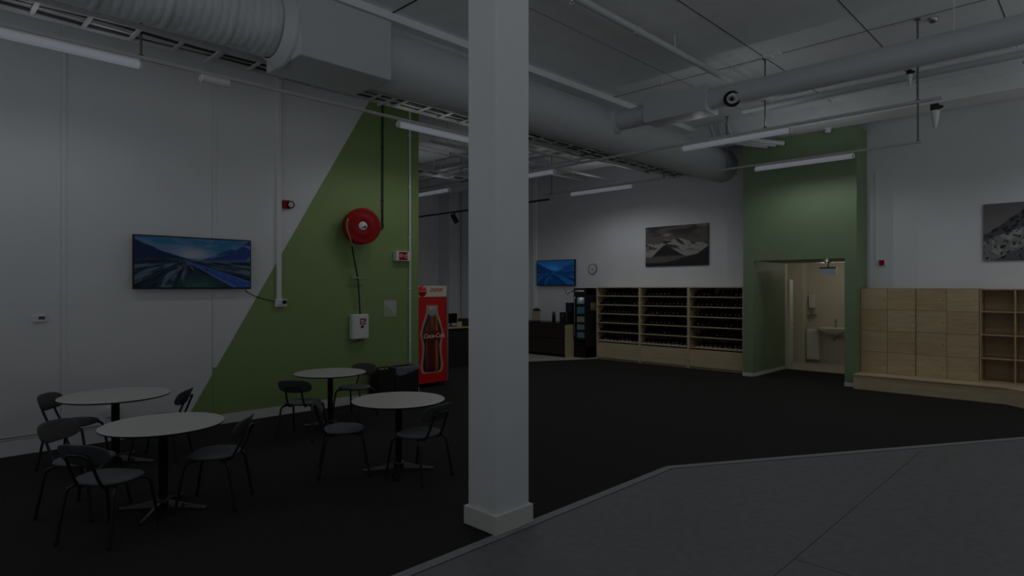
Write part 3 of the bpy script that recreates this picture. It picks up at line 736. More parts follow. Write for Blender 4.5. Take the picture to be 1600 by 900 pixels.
# ------------------------------------------------------------------ LEFT WALL THINGS
# hose reel
t = thing('fire_hose_reel', 'red round fire hose reel high on the green wall', 'hose reel', (5.38, VL-.15, 2.6))
T = Matrix.Translation((5.411, VL-.12, 2.896)) @ Matrix.Rotation(R(-20), 4, 'Z') @ FACE_Y
b = MB(); b.lathe([(.0, .0), (.27, .0), (.285, .01), (.285, .03), (.25, .04)], 48, M=T); obj('rear_disc', b, M['red'], t, True)
b = MB(); b.lathe([(.20, .03), (.20, .19)], 40, M=T)
for k in range(5): b.lathe([(.235, .045+.028*k), (.25, .055+.028*k), (.235, .067+.028*k)], 40, 0, T)
obj('hose_coil', b, M['hose'], t, True, 'coiled black hose')
b = MB(); b.lathe([(.05, .205), (.09, .202), (.10, .208), (.17, .206), (.18, .200), (.24, .202), (.278, .205), (.29, .198), (.29, .18), (.25, .175)], 56, M=T)
for k in range(5):
    q = MB(); q.box(.105, .165, -.004, .004, .205, .211); q.xform(T @ Matrix.Rotation(R(72*k+20), 4, 'Z')); b.add(q.v, q.f)
obj('front_disc', b, M['red'], t, True)
b = MB(); b.lathe([(0, .222), (.060, .220), (.068, .214), (.068, .20)], 28, M=T); hb = obj('hub', b, M['white'], t, True, 'white hub label')
b = MB(); q = MB(); q.prism([(-.03, -.04), (.05, -.03), (.05, .01)], .2225, .224); q.xform(T); b.add(q.v, q.f); obj('hub_mark', b, M['blackmat'], hb, True)
b = MB(); b.lathe([(.0, -.02), (.08, -.02), (.08, .02)], 24, M=T); b.box(5.39, 5.47, VL-.11, VL-.004, 2.84, 2.95); obj('wall_bracket', b, M['blackmat'], t, True)
hp = smooth_path([(5.12, VL-.24, 3.0), (5.085, VL-.26, 2.92), (5.10, VL-.26, 2.80), (5.19, VL-.22, 2.62), (5.29, VL-.14, 2.35), (5.365, VL-.10, 2.13), (5.39, VL-.085, 2.05), (5.41, VL-.085, 1.8), (5.43, VL-.085, 1.47)], 6)
b = MB(); b.tube(hp[:20], .012, 8, 1); b.tube(hp[19:], .0135, 8, 0); obj('hose', b, [M['hose'], M['hosey']], t, True, 'black hose end running down the wall')
b = MB(); b.box(5.27, 5.53, VL-.11, VL-.075, 2.055, 2.075, bev=.004); b.box(5.385, 5.415, VL-.09, VL-.004, 2.045, 2.066)
tag(obj('hose_guide', b, M['steel']), 'small metal hose guide bar on the green wall below the red reel', 'bracket')
t = thing('hose_nozzle_cabinet', 'white nozzle cabinet at the end of the fire hose', 'cabinet', (5.43, VL-.06, 1.06))
b = MB(); b.box(5.275, 5.585, VL-.12, VL-.004, 1.06, 1.47, bev=.018); obj('body', b, M['white'], t, True)
b = MB(); b.box(5.41, 5.52, VL-.124, VL-.12, 1.30, 1.40); sg = obj('pictogram', b, M['red'], t, True, 'red square pictogram')
b = MB(); b.box(5.425, 5.46, VL-.126, VL-.124, 1.345, 1.38); b.box(5.425, 5.465, VL-.126, VL-.124, 1.315, 1.33); b.box(5.475, 5.485, VL-.126, VL-.124, 1.32, 1.385); b.box(5.495, 5.507, VL-.126, VL-.124, 1.31, 1.35); obj('pictogram_mark', b, M['white'], sg, True)
b = MB(); b.box(5.425, 5.475, VL-.125, VL-.12, 1.245, 1.285); obj('latch', b, M['shell'], t, True)
b = MB(); b.box(5.40, 5.46, VL-.14, VL-.02, 1.045, 1.062); obj('bottom_clip', b, M['blackmat'], t, True)
# hose sign
t = thing('fire_hose_sign', 'red and white fire hose sign box at the right end of the green wall', 'sign', (6.285, VL-.05, 2.37))
b = MB(); b.box(6.13, 6.44, VL-.11, VL-.004, 2.37, 2.54, bev=.006); obj('box', b, M['white'], t, True)
b = MB(); b.box(6.185, 6.36, VL-.114, VL-.11, 2.385, 2.525); pn = obj('panel', b, M['red'], t, True)
b = MB(); T = at(FACE_Y, 6.228, VL-.114, 2.46)
b.lathe([(.030, .001), (.030, .003), (.018, .003), (.018, .001)], 18, M=T); b.box(6.262, 6.30, VL-.117, VL-.115, 2.455, 2.465); b.box(6.295, 6.303, VL-.117, VL-.115, 2.42, 2.465)
b.box(6.32, 6.345, VL-.117, VL-.115, 2.46, 2.49); b.box(6.32, 6.345, VL-.117, VL-.115, 2.42, 2.44); obj('pictogram_mark', b, M['white'], pn, True)
# paper
t = thing('wall_notice', 'framed pale notice on the green wall beside the nozzle cabinet', 'notice', (6.07, VL-.01, 1.40))
b = MB(); b.box(5.94, 6.20, VL-.012, VL-.004, 1.40, 1.69); obj('backing', b, mat('pale_green_sheet', (.42, .46, .34), .5), t, True)
b = MB(); b.add([(5.955, VL-.013, 1.68), (6.19, VL-.013, 1.68), (6.19, VL-.013, 1.44), (6.0, VL-.013, 1.60), (5.955, VL-.013, 1.60)], [(0, 4, 3, 2, 1)]); obj('sheet', b, mat('grey_sheet', (.52, .54, .53), .5), t, True)
# pipes on the green wall
def wpipe(x, z0, z1, r, m, label, y=VL-.025, clips=True, name='wall_pipe'):
    b = MB(); b.tube([(x, y, z0), (x, y, z1)], r, 12)
    if clips:
        z = z0+.4
        while z < z1: b.box(x-r-.006, x+r+.006, y-.008, VL-.001, z, z+.025); z += .9
    return tag(obj(name, b, M[m]), label, 'pipe')
wpipe(6.47, .58, ZS-.001, .019, 'white', 'white vertical pipe near the right end of the green wall', VL-.03)
wpipe(5.905, 2.98, ZS-.001, .016, 'hose', 'dark vertical pipe on the green wall feeding the hose reel')
b = MB(); b.tube(smooth_path([(5.905, VL-.03, 3.0), (5.9, VL-.04, 2.93), (5.84, VL-.05, 2.90), (5.70, VL-.06, 2.90)], 5), .016, 10); tag(obj('feed_pipe', b, M['hose']), 'short dark bend joining the dark pipe to the red reel', 'pipe')
b = MB(); b.box(4.055, 4.125, VL-.04, VL-.001, 1.73, ZS-.001, bev=.004); tag(obj('cable_trunking', b, M['white']), 'white vertical trunking running down to the wall socket', 'trunking')
t = thing('wall_socket', 'white socket box at the foot of the white trunking', 'socket', (4.11, VL-.03, 1.62))
b = MB(); b.box(4.03, 4.20, VL-.06, VL-.001, 1.62, 1.735, bev=.006); obj('box', b, M['white'], t, True)
b = MB(); b.lathe([(0, .03), (.028, .03), (.03, .0)], 18, M=at(FACE_Y, 4.155, VL-.06, 1.69)); obj('plug', b, M['blackmat'], t, True)
b = MB(); b.box(4.05, 4.12, VL-.062, VL-.06, 1.635, 1.66); obj('switch', b, M['steel'], t, True)
t = thing('alarm_button', 'small red fire alarm button beside the white trunking', 'alarm', (4.22, VL-.03, 3.09))
b = MB(); b.box(4.15, 4.25, VL-.05, VL-.001, 3.09, 3.22, bev=.008); obj('body', b, M['red'], t, True)
T = at(FACE_Y, 4.255, VL-.05, 3.155); b = MB(); b.lathe([(.058, -.049), (.058, .02), (.045, .025), (.04, .02)], 24, M=T); obj('ring', b, M['blackmat'], t, True)
b = MB(); b.lathe([(.04, .021), (0, .022)], 20, M=T); b.lathe([(.012, .03), (0, .03)], 10, M=T); obj('lens', b, M['steel'], t, True)
t = thing('thermostat', 'small white thermostat at the far left of the white wall', 'thermostat', (1.23, VL-.02, 1.50))
b = MB(); b.box(1.17, 1.30, VL-.03, VL-.001, 1.505, 1.585, bev=.006); obj('body', b, M['white'], t, True)
b = MB(); b.box(1.225, 1.285, VL-.032, VL-.03, 1.535, 1.57); obj('display', b, M['screen_off'], t, True)
t = thing('wall_socket', 'low white socket on the white wall behind the far left table', 'socket', (1.98, VL-.02, .30))
b = MB(); b.box(1.90, 2.06, VL-.03, VL-.001, .30, .42, bev=.005); obj('box', b, M['white'], t, True)
for x in (1.945, 2.015):
    b = MB(); b.lathe([(.022, .001), (.02, -.004), (0, -.004)], 16, M=at(FACE_Y, x, VL-.031, .36)); obj('outlet', b, M['steel'], t, True)
# alarm button by the lockers
t = thing('alarm_button', 'small red alarm call point on the white wall above the lockers', 'alarm', (UF-.02, 3.24, 2.33))
b = MB(); b.box(UF-.03, UF-.001, 3.16, 3.29, 2.33, 2.46, bev=.005); obj('backing', b, M['white'], t, True)
b = MB(); b.box(UF-.05, UF-.03, 3.19, 3.28, 2.345, 2.445, bev=.005); obj('button', b, M['red'], t, True)
b = MB(); b.box(UF-.018, UF-.001, 3.33, 3.345, 2.47, 4.2); tag(obj('cable_trunking', b, M['white']), 'thin white trunking above the alarm point over the lockers', 'trunking')

# ------------------------------------------------------------------ BINS
def bin_(x0, x1, y0, y1, h, label):
    t = thing('waste_bin', label, 'bin', ((x0+x1)/2, (y0+y1)/2, 0), 0, 'black waste bins by the green wall')
    b = MB(); w = .02
    b.box(x0, x1, y0, y0+w, .01, h); b.box(x0, x1, y1-w, y1, .01, h); b.box(x0, x0+w, y0+w, y1-w, .01, h); b.box(x1-w, x1, y0+w, y1-w, .01, h); b.box(x0, x1, y0, y1, 0.0, .02)
    obj('body', b, M['deepblack'], t, True); return t
b1 = bin_(5.63, 5.935, 8.55, 8.86, .56, 'black square bin on the left, filled with cans and bottles')
b2 = bin_(5.955, 6.42, 8.55, 8.86, .56, 'black square bin on the right, with a clear liner folded over its rim')
b = MB(); n_ = 56; V = []; F = []
rect = []
for k in range(n_):
    s_ = k/n_*4; e = int(s_); f = s_-e; c4 = [(5.96, 8.545), (6.43, 8.545), (6.43, 8.865), (5.96, 8.865)]
    a0 = c4[e]; a1 = c4[(e+1) % 4]; rect.append((a0[0]+(a1[0]-a0[0])*f, a0[1]+(a1[1]-a0[1])*f))
for k, (x, y) in enumerate(rect):
    dz = .03 + .10*max(0, math.cos((k-3)/n_*2*math.pi))**2 + random.uniform(-.012, .012)
    cx, cy = 6.195, 8.705
    for (s_, z) in ((1.03, .56-dz), (1.025, .55), (1.01, .572), (.95, .575), (.88, .555), (.80, .44), (.74, .36)):
        V.append((cx+(x-cx)*s_, cy+(y-cy)*s_, z + random.uniform(-.004, .004)))
for k in range(n_):
    for j in range(6): F.append((k*7+j, ((k+1) % n_)*7+j, ((k+1) % n_)*7+j+1, k*7+j+1))
b.add(V, F, 0, True); obj('bin_liner', b, M['bag'], b2, True, 'clear plastic liner')
canm = [mat('can_yellow', (.45, .42, .08), .3, metal=.6), M['steel'], M['blackshine'], mat('bottle_green', (.08, .16, .04), .15)]
cl = ['yellow drink can in the left bin', 'silver drink can in the left bin', 'black drink can in the left bin', 'green bottle in the left bin']
k = 0
b = MB(); b.box(5.655, 5.91, 8.575, 8.835, .022, .445, bev=.01); obj('bin_liner', b, M['blackshine'], b1, True, 'full black liner')
for i in range(3):
    for j in range(3):
        x = 5.70+.083*i+random.uniform(-.004, .004); y = 8.625+.085*j+random.uniform(-.004, .004); z = .452 + .006*random.random()
        m_ = (i*3+j*2) % 4
        b = MB(); b.lathe([(0, 0), (.028, 0), (.032, .01), (.032, .09), (.026, .10), (0, .098)] if m_ < 3 else [(0, 0), (.03, 0), (.031, .08), (.012, .12), (.012, .15), (0, .15)], 14,
                          M=Matrix.Translation((x, y, z)) @ Matrix.Rotation(R(random.uniform(-5, 5)), 4, 'X'))
        o = obj('drink_can' if m_ < 3 else 'drink_bottle', b, canm[m_]); tag(o, cl[m_], 'can' if m_ < 3 else 'bottle', ['yellow cans in the bin', 'silver cans in the bin', 'black cans in the bin', 'green bottles in the bin'][m_])

# ------------------------------------------------------------------ VENDING MACHINE
VX0, VX1, VY = 6.93, 7.74, 9.34
t = thing('vending_machine', 'tall red drinks machine with a bottle picture standing past the green wall', 'vending machine', ((VX0+VX1)/2, VY+.4, 0))
b = MB(); b.box(VX0, VX1, VY+.03, VY+.8, .06, 1.955, bev=.01); obj('body', b, M['blackmat'], t, True)
for sx in (VX0+.06, VX1-.06):
    for sy in (VY+.1, VY+.7):
        b = MB(); b.tube([(sx, sy, 0), (sx, sy, .07)], .022, 10); obj('foot', b, M['blackmat'], t, True)
b = MB(); b.box(VX0+.005, VX1-.045, VY, VY+.03, .08, 1.725, bev=.004); dr = obj('front_panel', b, M['redv'], t, True)
b = MB(); b.box(VX0+.005, VX1-.045, VY, VY+.03, 1.73, 1.945, bev=.004); hd = obj('header_panel', b, M['cream'], t, True)
b = MB(); b.box(VX1-.042, VX1, VY+.002, VY+.03, .08, 1.945); obj('edge_strip', b, M['steel'], t, True)
VCX = (VX0+VX1-.04)/2
T = at(FACE_Y, VX0+.165, VY-.001, 1.84); b = MB(); b.lathe([(.105, 0), (.105, .004), (0, .004)], 32, M=T); lg = obj('round_logo', b, M['redv'], hd, True)
tx = text_mb('Coca-Cola', .045, shear=.35); tx.xform(at(FACE_Y, VX0+.165, VY-.006, 1.84)); obj('logo_lettering', tx, M['cream'], hd, True)
tx = text_mb('DRINK', .10, shear=.4, bold=.001); tx.xform(at(FACE_Y, VX0+.50, VY-.002, 1.86)); obj('header_lettering', tx, M['redv'], hd, True, 'red lettering')
# glow and bottle on the panel
prof = [(.0, .30), (.10, .30), (.125, .32), (.135, .38), (.134, .50), (.120, .64), (.112, .76), (.120, .86), (.140, .96), (.143, 1.04), (.13, 1.14), (.098, 1.26), (.072, 1.36), (.056, 1.44), (.060, 1.47), (.060, 1.50), (.052, 1.52), (0, 1.52)]
BX = VCX+.015; sc = 1.58
halo = [(r+.034+.006*math.sin(z*37), z) for r, z in prof[1:-1]]
pts = [(BX+r*sc, z) for r, z in halo] + [(BX-r*sc, z) for r, z in halo[::-1]]
pts = [(x, z + (.05 if z > 1.45 else (-.035 if z < .35 else 0))) for x, z in pts]
b = MB(); b.add([(x, VY-.002, z) for x, z in pts], [list(range(len(pts)))[::-1]]); 
obj('white_glow_shape', b, mat('pale_halo', (.58, .38, .32), .5), dr, True, 'pale outline behind the bottle')
def half_lathe(prof, y, m=0, flat=.22):
    b = MB(); nn = 22; V = []; F = []
    for r, z in prof:
        for k in range(nn+1):
            a = math.pi*k/nn; V.append((BX - r*sc*math.cos(a), y - r*flat*math.sin(a), z))
    for i in range(len(prof)-1):
        for k in range(nn): F.append((i*(nn+1)+k, i*(nn+1)+k+1, (i+1)*(nn+1)+k+1, (i+1)*(nn+1)+k))
    b.add(V, F, m, True); return b
cola = attr_mat('cola_glass', 0, .3)
bo = obj('bottle_relief', half_lathe(prof[:14], VY-.003), cola, dr, True, 'dark cola bottle picture')
xy = np.array([v.co[:] for v in bo.data.vertices]) + np.array([(VX0+VX1)/2, VY+.4, 0]); cc = []
for x, y, z in xy:      # printed glass colours: dark rim, red-brown cola, amber streaks
    q = (x-BX)/(.146*sc); a_ = math.exp(-((q-.42)/.13)**2) + .55*math.exp(-((q+.05)/.12)**2)*(z > 1.05); e_ = abs(q)/(.55 if z > 1.15 else .95)
    c3 = np.array([.12, .012, .008]) + a_*np.array([.42, .20, .06]) + .25*math.exp(-((q+.62)/.05)**2)*np.array([.5, .45, .4])
    cc += list(c3*max(.08, 1-e_**5)) + [1]
bo.data.color_attributes.new('paint', 'FLOAT_COLOR', 'POINT').data.foreach_set('color', cc)
obj('bottle_cap', half_lathe([(.058, 1.36), (.058, 1.44), (.062, 1.47), (.062, 1.50), (.054, 1.53), (0, 1.53)], VY-.006), mat('pale_glass', (.40, .44, .42), .3, noise=.3, nscale=25), bo, True)
obj('label_band', half_lathe([(.126, .90), (.143, .965), (.146, 1.035), (.140, 1.08)], VY-.004), mat('dark_red_band', (.22, .008, .006), .4), bo, True)
tx = text_mb('Coca-Cola', .118, shear=.35, bold=.0018); tx.xform(at(FACE_Y, BX, VY-.060, .985)); obj('bottle_lettering', tx, M['cream'], bo, True, 'white script lettering')

# ------------------------------------------------------------------ RECEPTION COUNTERS
t = thing('reception_counter', 'black counter between the red machine and the column', 'counter', (10.1, 12.0, 0))
b = MB(); b.box(9.2, 11.0, 11.45, 12.1, .0, .91, bev=.005); obj('body', b, M['blackmat'], t, True)
b = MB(); b.box(9.17, 11.03, 11.40, 12.15, .91, .945, bev=.004); obj('worktop', b, M['ply2'], t, True)
CV0 = 10.62
t = thing('reception_counter', 'black cupboard counter left of the drinks fridge, with a pale wooden end panel', 'counter', (13.2, 11.8, 0))
b = MB(); b.box(12.92, 13.55, CV0, 13.4, .07, .90); obj('body', b, M['blackmat'], t, True)
b = MB(); b.box(13.0, 13.5, CV0, 13.4, 0, .07); obj('toe_kick', b, M['blackmat'], t, True)
b = MB(); b.box(12.88, 13.6, CV0-.05, 13.42, .90, .935, bev=.004); obj('worktop', b, M['shell'], t, True)
b = MB(); b.box(12.89, 13.58, CV0-.05, CV0, 0, .90); obj('end_panel', b, M['wood'], t, True, 'pale wooden end panel')
for k in range(2):
    for j in range(2):
        y0 = CV0+.02+1.38*k; b = MB(); b.box(12.895, 12.92, y0, y0+1.34, .09+.41*j, .09+.41*j+.385, bev=.004); d_ = obj('drawer', b, M['shell'], t, True)
        b = MB(); b.box(12.885, 12.895, y0+.03, y0+1.3, .09+.41*j+.37, .09+.41*j+.378); obj('drawer_pull', b, M['rod'], d_, True)
def boxthing(name, dims, m, label, cat, bev=.01):
    b = MB(); b.box(*dims, bev=bev); return tag(obj(name, b, M[m]), label, cat)
ZT = .936
t = thing('candle_lantern', 'bamboo-sided lantern with black lid on the black counter', 'lantern', (13.1, 11.85, ZT))
b = MB(); b.lathe([(0, 0), (.11, 0), (.11, .03), (.1, .03)], 20, M=Matrix.Translation((13.1, 11.85, ZT))); obj('base', b, M['blackmat'], t, True)
b = MB()
for k in range(14):
    a = 2*math.pi*k/14; b.tube([(13.1+.095*math.cos(a), 11.85+.095*math.sin(a), ZT+.03), (13.1+.095*math.cos(a), 11.85+.095*math.sin(a), ZT+.32)], .012, 6)
b.tube([(13.1, 11.85, ZT+.03), (13.1, 11.85, ZT+.31)], .075, 16); obj('staves', b, M['wood'], t, True)
b = MB(); b.lathe([(.11, .31), (.11, .34), (.05, .38), (0, .38)], 20, M=Matrix.Translation((13.1, 11.85, ZT))); obj('lid', b, M['blackmat'], t, True)
b = MB(); b.tube([(13.1+.07*math.cos(a), 11.85+.1*math.cos(a), ZT+.36+.06*math.sin(a)) for a in [math.pi*k/10 for k in range(11)]], .006, 6); obj('handle', b, M['blackmat'], t, True)
b = MB(); b.lathe([(0, 0), (.05, 0), (.052, .2), (.045, .26), (.03, .28), (.03, .31), (0, .31)], 20, M=Matrix.Translation((13.02, 11.13, ZT))); tag(obj('vacuum_flask', b, M['shell']), 'dark cylindrical flask on the counter', 'flask')
t = thing('coffee_machine', 'black coffee machine on the counter beside the fridge', 'machine', (13.15, 10.80, ZT))
b = MB(); b.box(12.98, 13.4, 10.64, 10.90, ZT, ZT+.30, bev=.02); obj('body', b, M['blackshine'], t, True)
b = MB(); b.box(12.972, 12.98, 10.66, 10.78, ZT+.12, ZT+.26); obj('control_panel', b, M['screen_off'], t, True)
b = MB(); b.tube([(12.95, 10.76, ZT+.23), (12.95, 10.76, ZT+.15)], .01, 8); b.tube([(12.95, 10.76, ZT+.23), (12.985, 10.76, ZT+.23)], .008, 8); obj('spout', b, M['steel'], t, True)
b = MB(); b.box(13.1, 13.4, 10.60, 10.78, ZT+.302, ZT+.56, bev=.01); tag(obj('coffee_grinder', b, M['blackshine']), 'dark square hopper standing on the coffee machine', 'machine')
b = MB(); b.tube(smooth_path([(UF-.004, 11.35, 2.0), (UF-.01, 11.28, 1.86), (UF-.01, 11.2, 1.72), (UF-.01, 11.1, 1.78), (UF-.01, 10.95, 1.83)], 6), .007, 6)
b.box(UF-.04, UF-.001, 10.86, 10.98, 1.82, 1.85); tag(obj('hanging_cable', b, M['rod']), 'thin loose cable on the wall under the small screen', 'cable')
# counter items between machine and column
t = thing('till_screen', 'dark till screen on the counter beside the red machine', 'monitor', (9.8, 11.8, .945))
b = MB(); b.box(9.62, 9.98, 11.70, 11.74, 1.03, 1.27, bev=.005); obj('screen', b, M['screen_off'], t, True)
b = MB(); b.box(9.72, 9.88, 11.62, 11.80, .945, .96); b.tube([(9.8, 11.74, .95), (9.8, 11.74, 1.1)], .02, 8); obj('stand', b, M['blackmat'], t, True)
b = MB(); b.box(9.78, 9.92, 11.45, 11.47, .946, 1.08); b.xform(Matrix()); tag(obj('counter_card', b, M['wood']), 'small pale yellow card standing on the counter', 'card')
b = MB(); b.box(10.02, 10.3, 11.5, 11.75, .946, 1.14, bev=.02); tag(obj('till_printer', b, M['shell']), 'dark brown box on the counter beside the till screen', 'printer')
b = MB(); b.box(10.36, 10.6, 11.45, 11.62, .946, .985, bev=.004); tag(obj('paper_stack', b, M['white']), 'small white block of paper on the counter edge near the column', 'paper')
# office chair base peeping out right of the column
t = thing('office_chair', 'black swivel chair mostly hidden behind the column', 'chair', (11.55, 11.22, 0))
cx_, cy_ = 11.55, 11.30; t.location = (cx_, cy_, 0)
for k in range(5):
    a = R(72*k-20); e_ = (cx_+.30*math.cos(a), cy_+.30*math.sin(a))
    b = MB(); b.tube([(cx_, cy_, .13), (e_[0], e_[1], .09)], [.03, .018], 10); L = obj('base_arm', b, M['black'], t, True)
    b = MB(); b.tube([(e_[0]-.018, e_[1], .03), (e_[0]+.018, e_[1], .03)], .03, 14); b.tube([(e_[0], e_[1], .05), (e_[0], e_[1], .09)], .008, 6); obj('caster', b, M['blackmat'], L, True)
b = MB(); b.tube([(cx_, cy_, .12), (cx_, cy_, .44)], .028, 12); obj('gas_post', b, M['black'], t, True)
q = pad(superell(.24, .24, 3), lambda x, y, h: (cx_+x, cy_+y, .47+h), [(0, .03), (.8, .03), (.97, .015), (1, 0), (.95, -.03), (0, -.03)]); obj('seat', q, M['seat'], t, True)
q = pad(superell(.22, .27, 3.2), lambda x, y, h: (cx_+.2*0+x, cy_+.26+h, .86+y), [(0, -.03), (.8, -.03), (1, 0), (.9, .02), (0, .02)]); obj('backrest', q, M['blackmat'], t, True)
b = MB(); b.tube(smooth_path([(cx_, cy_+.1, .43), (cx_, cy_+.28, .45), (cx_, cy_+.29, .6), (cx_, cy_+.285, .75)], 5), .02, 8); obj('back_stem', b, M['black'], t, True)

# ------------------------------------------------------------------ DRINKS FRIDGE
FU, F0, F1 = 13.17, 10.13, 10.55
t = thing('drinks_fridge', 'tall black glass-door drinks fridge between counter and shoe racks', 'fridge', (13.4, 10.34, 0))
b = MB(); b.box(FU+.03, 13.66, F0, F0+.02, .02, 1.90); b.box(FU+.03, 13.66, F1-.02, F1, .02, 1.90); b.box(13.62, 13.66, F0, F1, .02, 1.90); b.box(FU+.03, 13.66, F0, F1, .02, .30); b.box(FU+.03, 13.66, F0, F1, 1.72, 1.90)
obj('body', b, M['blackmat'], t, True)
b = MB(); b.box(FU, FU+.03, F0+.005, F1-.005, 1.73, 1.895, bev=.01); hd = obj('header_panel', b, M['blackmat'], t, True)
b = MB(); b.lathe([(.035, .0), (.035, .003), (.024, .003), (.024, 0)], 20, M=at(FACE_X, FU-.001, 10.455, 1.82)); b.box(FU-.004, FU-.001, 10.19, 10.40, 1.80, 1.84); obj('header_emblem', b, M['white'], hd, True, 'pale ring and bar emblem')
b = MB(); w = .045; z0, z1 = .50, 1.71
b.box(FU, FU+.03, F0+.005, F0+w, z0, z1); b.box(FU, FU+.03, F1-w, F1-.005, z0, z1); b.box(FU, FU+.03, F0+w, F1-w, z0, z0+.05); b.box(FU, FU+.03, F0+w, F1-w, z1-.05, z1)
dr = obj('door', b, M['blackmat'], t, True)
b = MB(); b.box(FU+.012, FU+.018, F0+w, F1-w, z0+.05, z1-.05); obj('glass_pane', b, M['glass'], dr, True)
b = MB(); b.tube(smooth_path([(FU, F1-.055, z1-.08), (FU-.03, F1-.055, z1-.12), (FU-.03, F1-.055, z0+.2), (FU, F1-.055, z0+.12)], 5), .01, 8); obj('handle', b, M['steel'], dr, True)
for k in range(6):
    b = MB(); b.box(FU+.005, FU+.03, F0+.03, F1-.03, .08+.06*k, .105+.06*k)
    obj('grille_slat', b, M['black'], t, True)
drm = [mat('drink_white', (.5, .55, .58), .3, emit=(.5, .65, .75), es=.03), mat('drink_teal', (.10, .35, .33), .3, emit=(.1, .6, .55), es=.03), mat('drink_cream', (.5, .5, .34), .3, emit=(.6, .65, .45), es=.03), mat('drink_grey', (.4, .42, .44), .3, emit=(.5, .55, .6), es=.028), mat('drink_blue', (.25, .42, .5), .3, emit=(.3, .55, .7), es=.03)]
dn_ = ['white', 'teal', 'cream', 'grey', 'pale blue']
for k in range(5):
    zz = [1.47, 1.20, .97, .76, .53][k]
    b = MB(); b.box(FU+.05, 13.6, F0+.02, F1-.02, zz-.012, zz); obj('shelf', b, M['steel'], t, True)
    for i in range(5):
        y = F0+.075+.068*i; b = MB(); hgt = [.17, .19, .16, .15, .17][k]
        b.lathe([(0, 0), (.027, 0), (.029, .01), (.029, hgt*.8), (.018, hgt*.95), (.018, hgt), (0, hgt)], 14, M=Matrix.Translation((FU+.11, y, zz+.001)))
        tag(obj('drink_bottle', b, drm[k]), dn_[k]+' drink bottle on '+['the top shelf', 'the second shelf', 'the middle shelf', 'the fourth shelf', 'the bottom shelf'][k]+' of the fridge', 'bottle', dn_[k]+' bottles in the fridge')
ld = bpy.data.lights.new('fridge_lamp', 'POINT'); ld.energy = .25; ld.color = (.8, .95, 1); ld.shadow_soft_size = 0
lo = bpy.data.objects.new('fridge_lamp', ld); COL.objects.link(lo); lo.location = (FU+.05, 10.34, 1.66)
# price tags / leaflet holder on the fridge side
t = thing('leaflet_holder', 'small holder with yellow leaflets on the side of the black fridge', 'holder', (13.45, F0-.03, 1.3))
b = MB(); b.box(13.35, 13.60, F0-.05, F0-.001, 1.28, 1.30); b.box(13.35, 13.60, F0-.055, F0-.05, 1.28, 1.33); obj('tray', b, M['steel'], t, True)
for k in range(3):
    b = MB(); b.box(13.37+.075*k, 13.395+.075*k, F0-.04, F0-.02, 1.301, 1.50); obj('leaflet', b, M['wood'], t, True)

# ------------------------------------------------------------------ SHOE RACKS
RU = 13.29; RB = UF-.005
edges = [9.863, 8.522, 7.181, 5.84]
shz = [1.70, 1.465, 1.232, .995, .755, .508]
# shoes
def make_shoe(kind):
    """toe points to -X; local origin under the heel centre"""
    b = MB(); n_ = 14
    hs = {0: .182, 1: .158, 2: .095}[kind]
    secs = [(-.275, .018, .022), (-.262, .034, .042), (-.22, .046, .062), (-.17, .047, .088), (-.12, .043, .125), (-.07, .040, hs), (-.02, .038, hs+.006), (.0, .026, hs-.004)]
    V = []; F = []
    for (x, w, h) in secs:
        for k in range(n_):
            a = 2*math.pi*k/n_; cy = math.cos(a); cz = math.sin(a)
            V.append((x, w*math.copysign(abs(cy)**.8, cy), .012 + h*(.5+.5*math.copysign(abs(cz)**.7, cz))))
    for i in range(len(secs)-1):
        for k in range(n_): F.append((i*n_+k, i*n_+(k+1) % n_, (i+1)*n_+(k+1) % n_, (i+1)*n_+k))
    F.append(list(range(n_))); F.append([(len(secs)-1)*n_+k for k in range(n_)][::-1])
    b.add(V, F, 0, True)
    so = [(-.28, 0), (-.27, .03), (-.22, .048), (-.15, .046), (-.08, .038), (0, .036), (.008, .0)]
    pts = so + [(x, -y) for x, y in so[-2:0:-1]]
    b.prism(pts, 0, .018 if kind < 2 else .028, 1)
    b.box(-.262, -.242, -.010, .010, .055, .066, 2) if kind != 1 else b.box(-.178, -.165, -.008, .008, .088, .103, 2)  # small pale box imitates a highlight on the shoe
    if kind == 0: b.box(-.112, -.10, -.006, .012, .130, .146, 2)
    return b
protos = {}
def shoe_at(kind, mk, x, y, z, rz, label, group):
    key = (kind, mk)
    if key not in protos:
        mats_ = {0: [M['shoe'], M['shoe'], M['glint']], 1: [M['shoe2'], M['shoe'], M['glint']], 2: [M['shoe'], M['sole'], M['sole']]}[mk]
        o = bpy.data.objects.new('shoe', mesh_of('shoe', make_shoe(kind), mats_)); protos[key] = o
        o['category'] = 'shoe'
    else: o = protos[key].copy()
    COL.objects.link(o); o.location = (x, y, z); o.rotation_euler = (0, 0, rz); o['category'] = 'shoe'; o.scale = (1, random.uniform(.92, 1.0), random.uniform(.86, 1.02)) if kind < 2 else (1, random.uniform(.85, 1), random.uniform(.8, 1.3))
    o['label'] = label; o['group'] = group
rown = ['top', 'second', 'third', 'fourth', 'fifth', 'lowest']; rackn = ['left', 'middle', 'right']
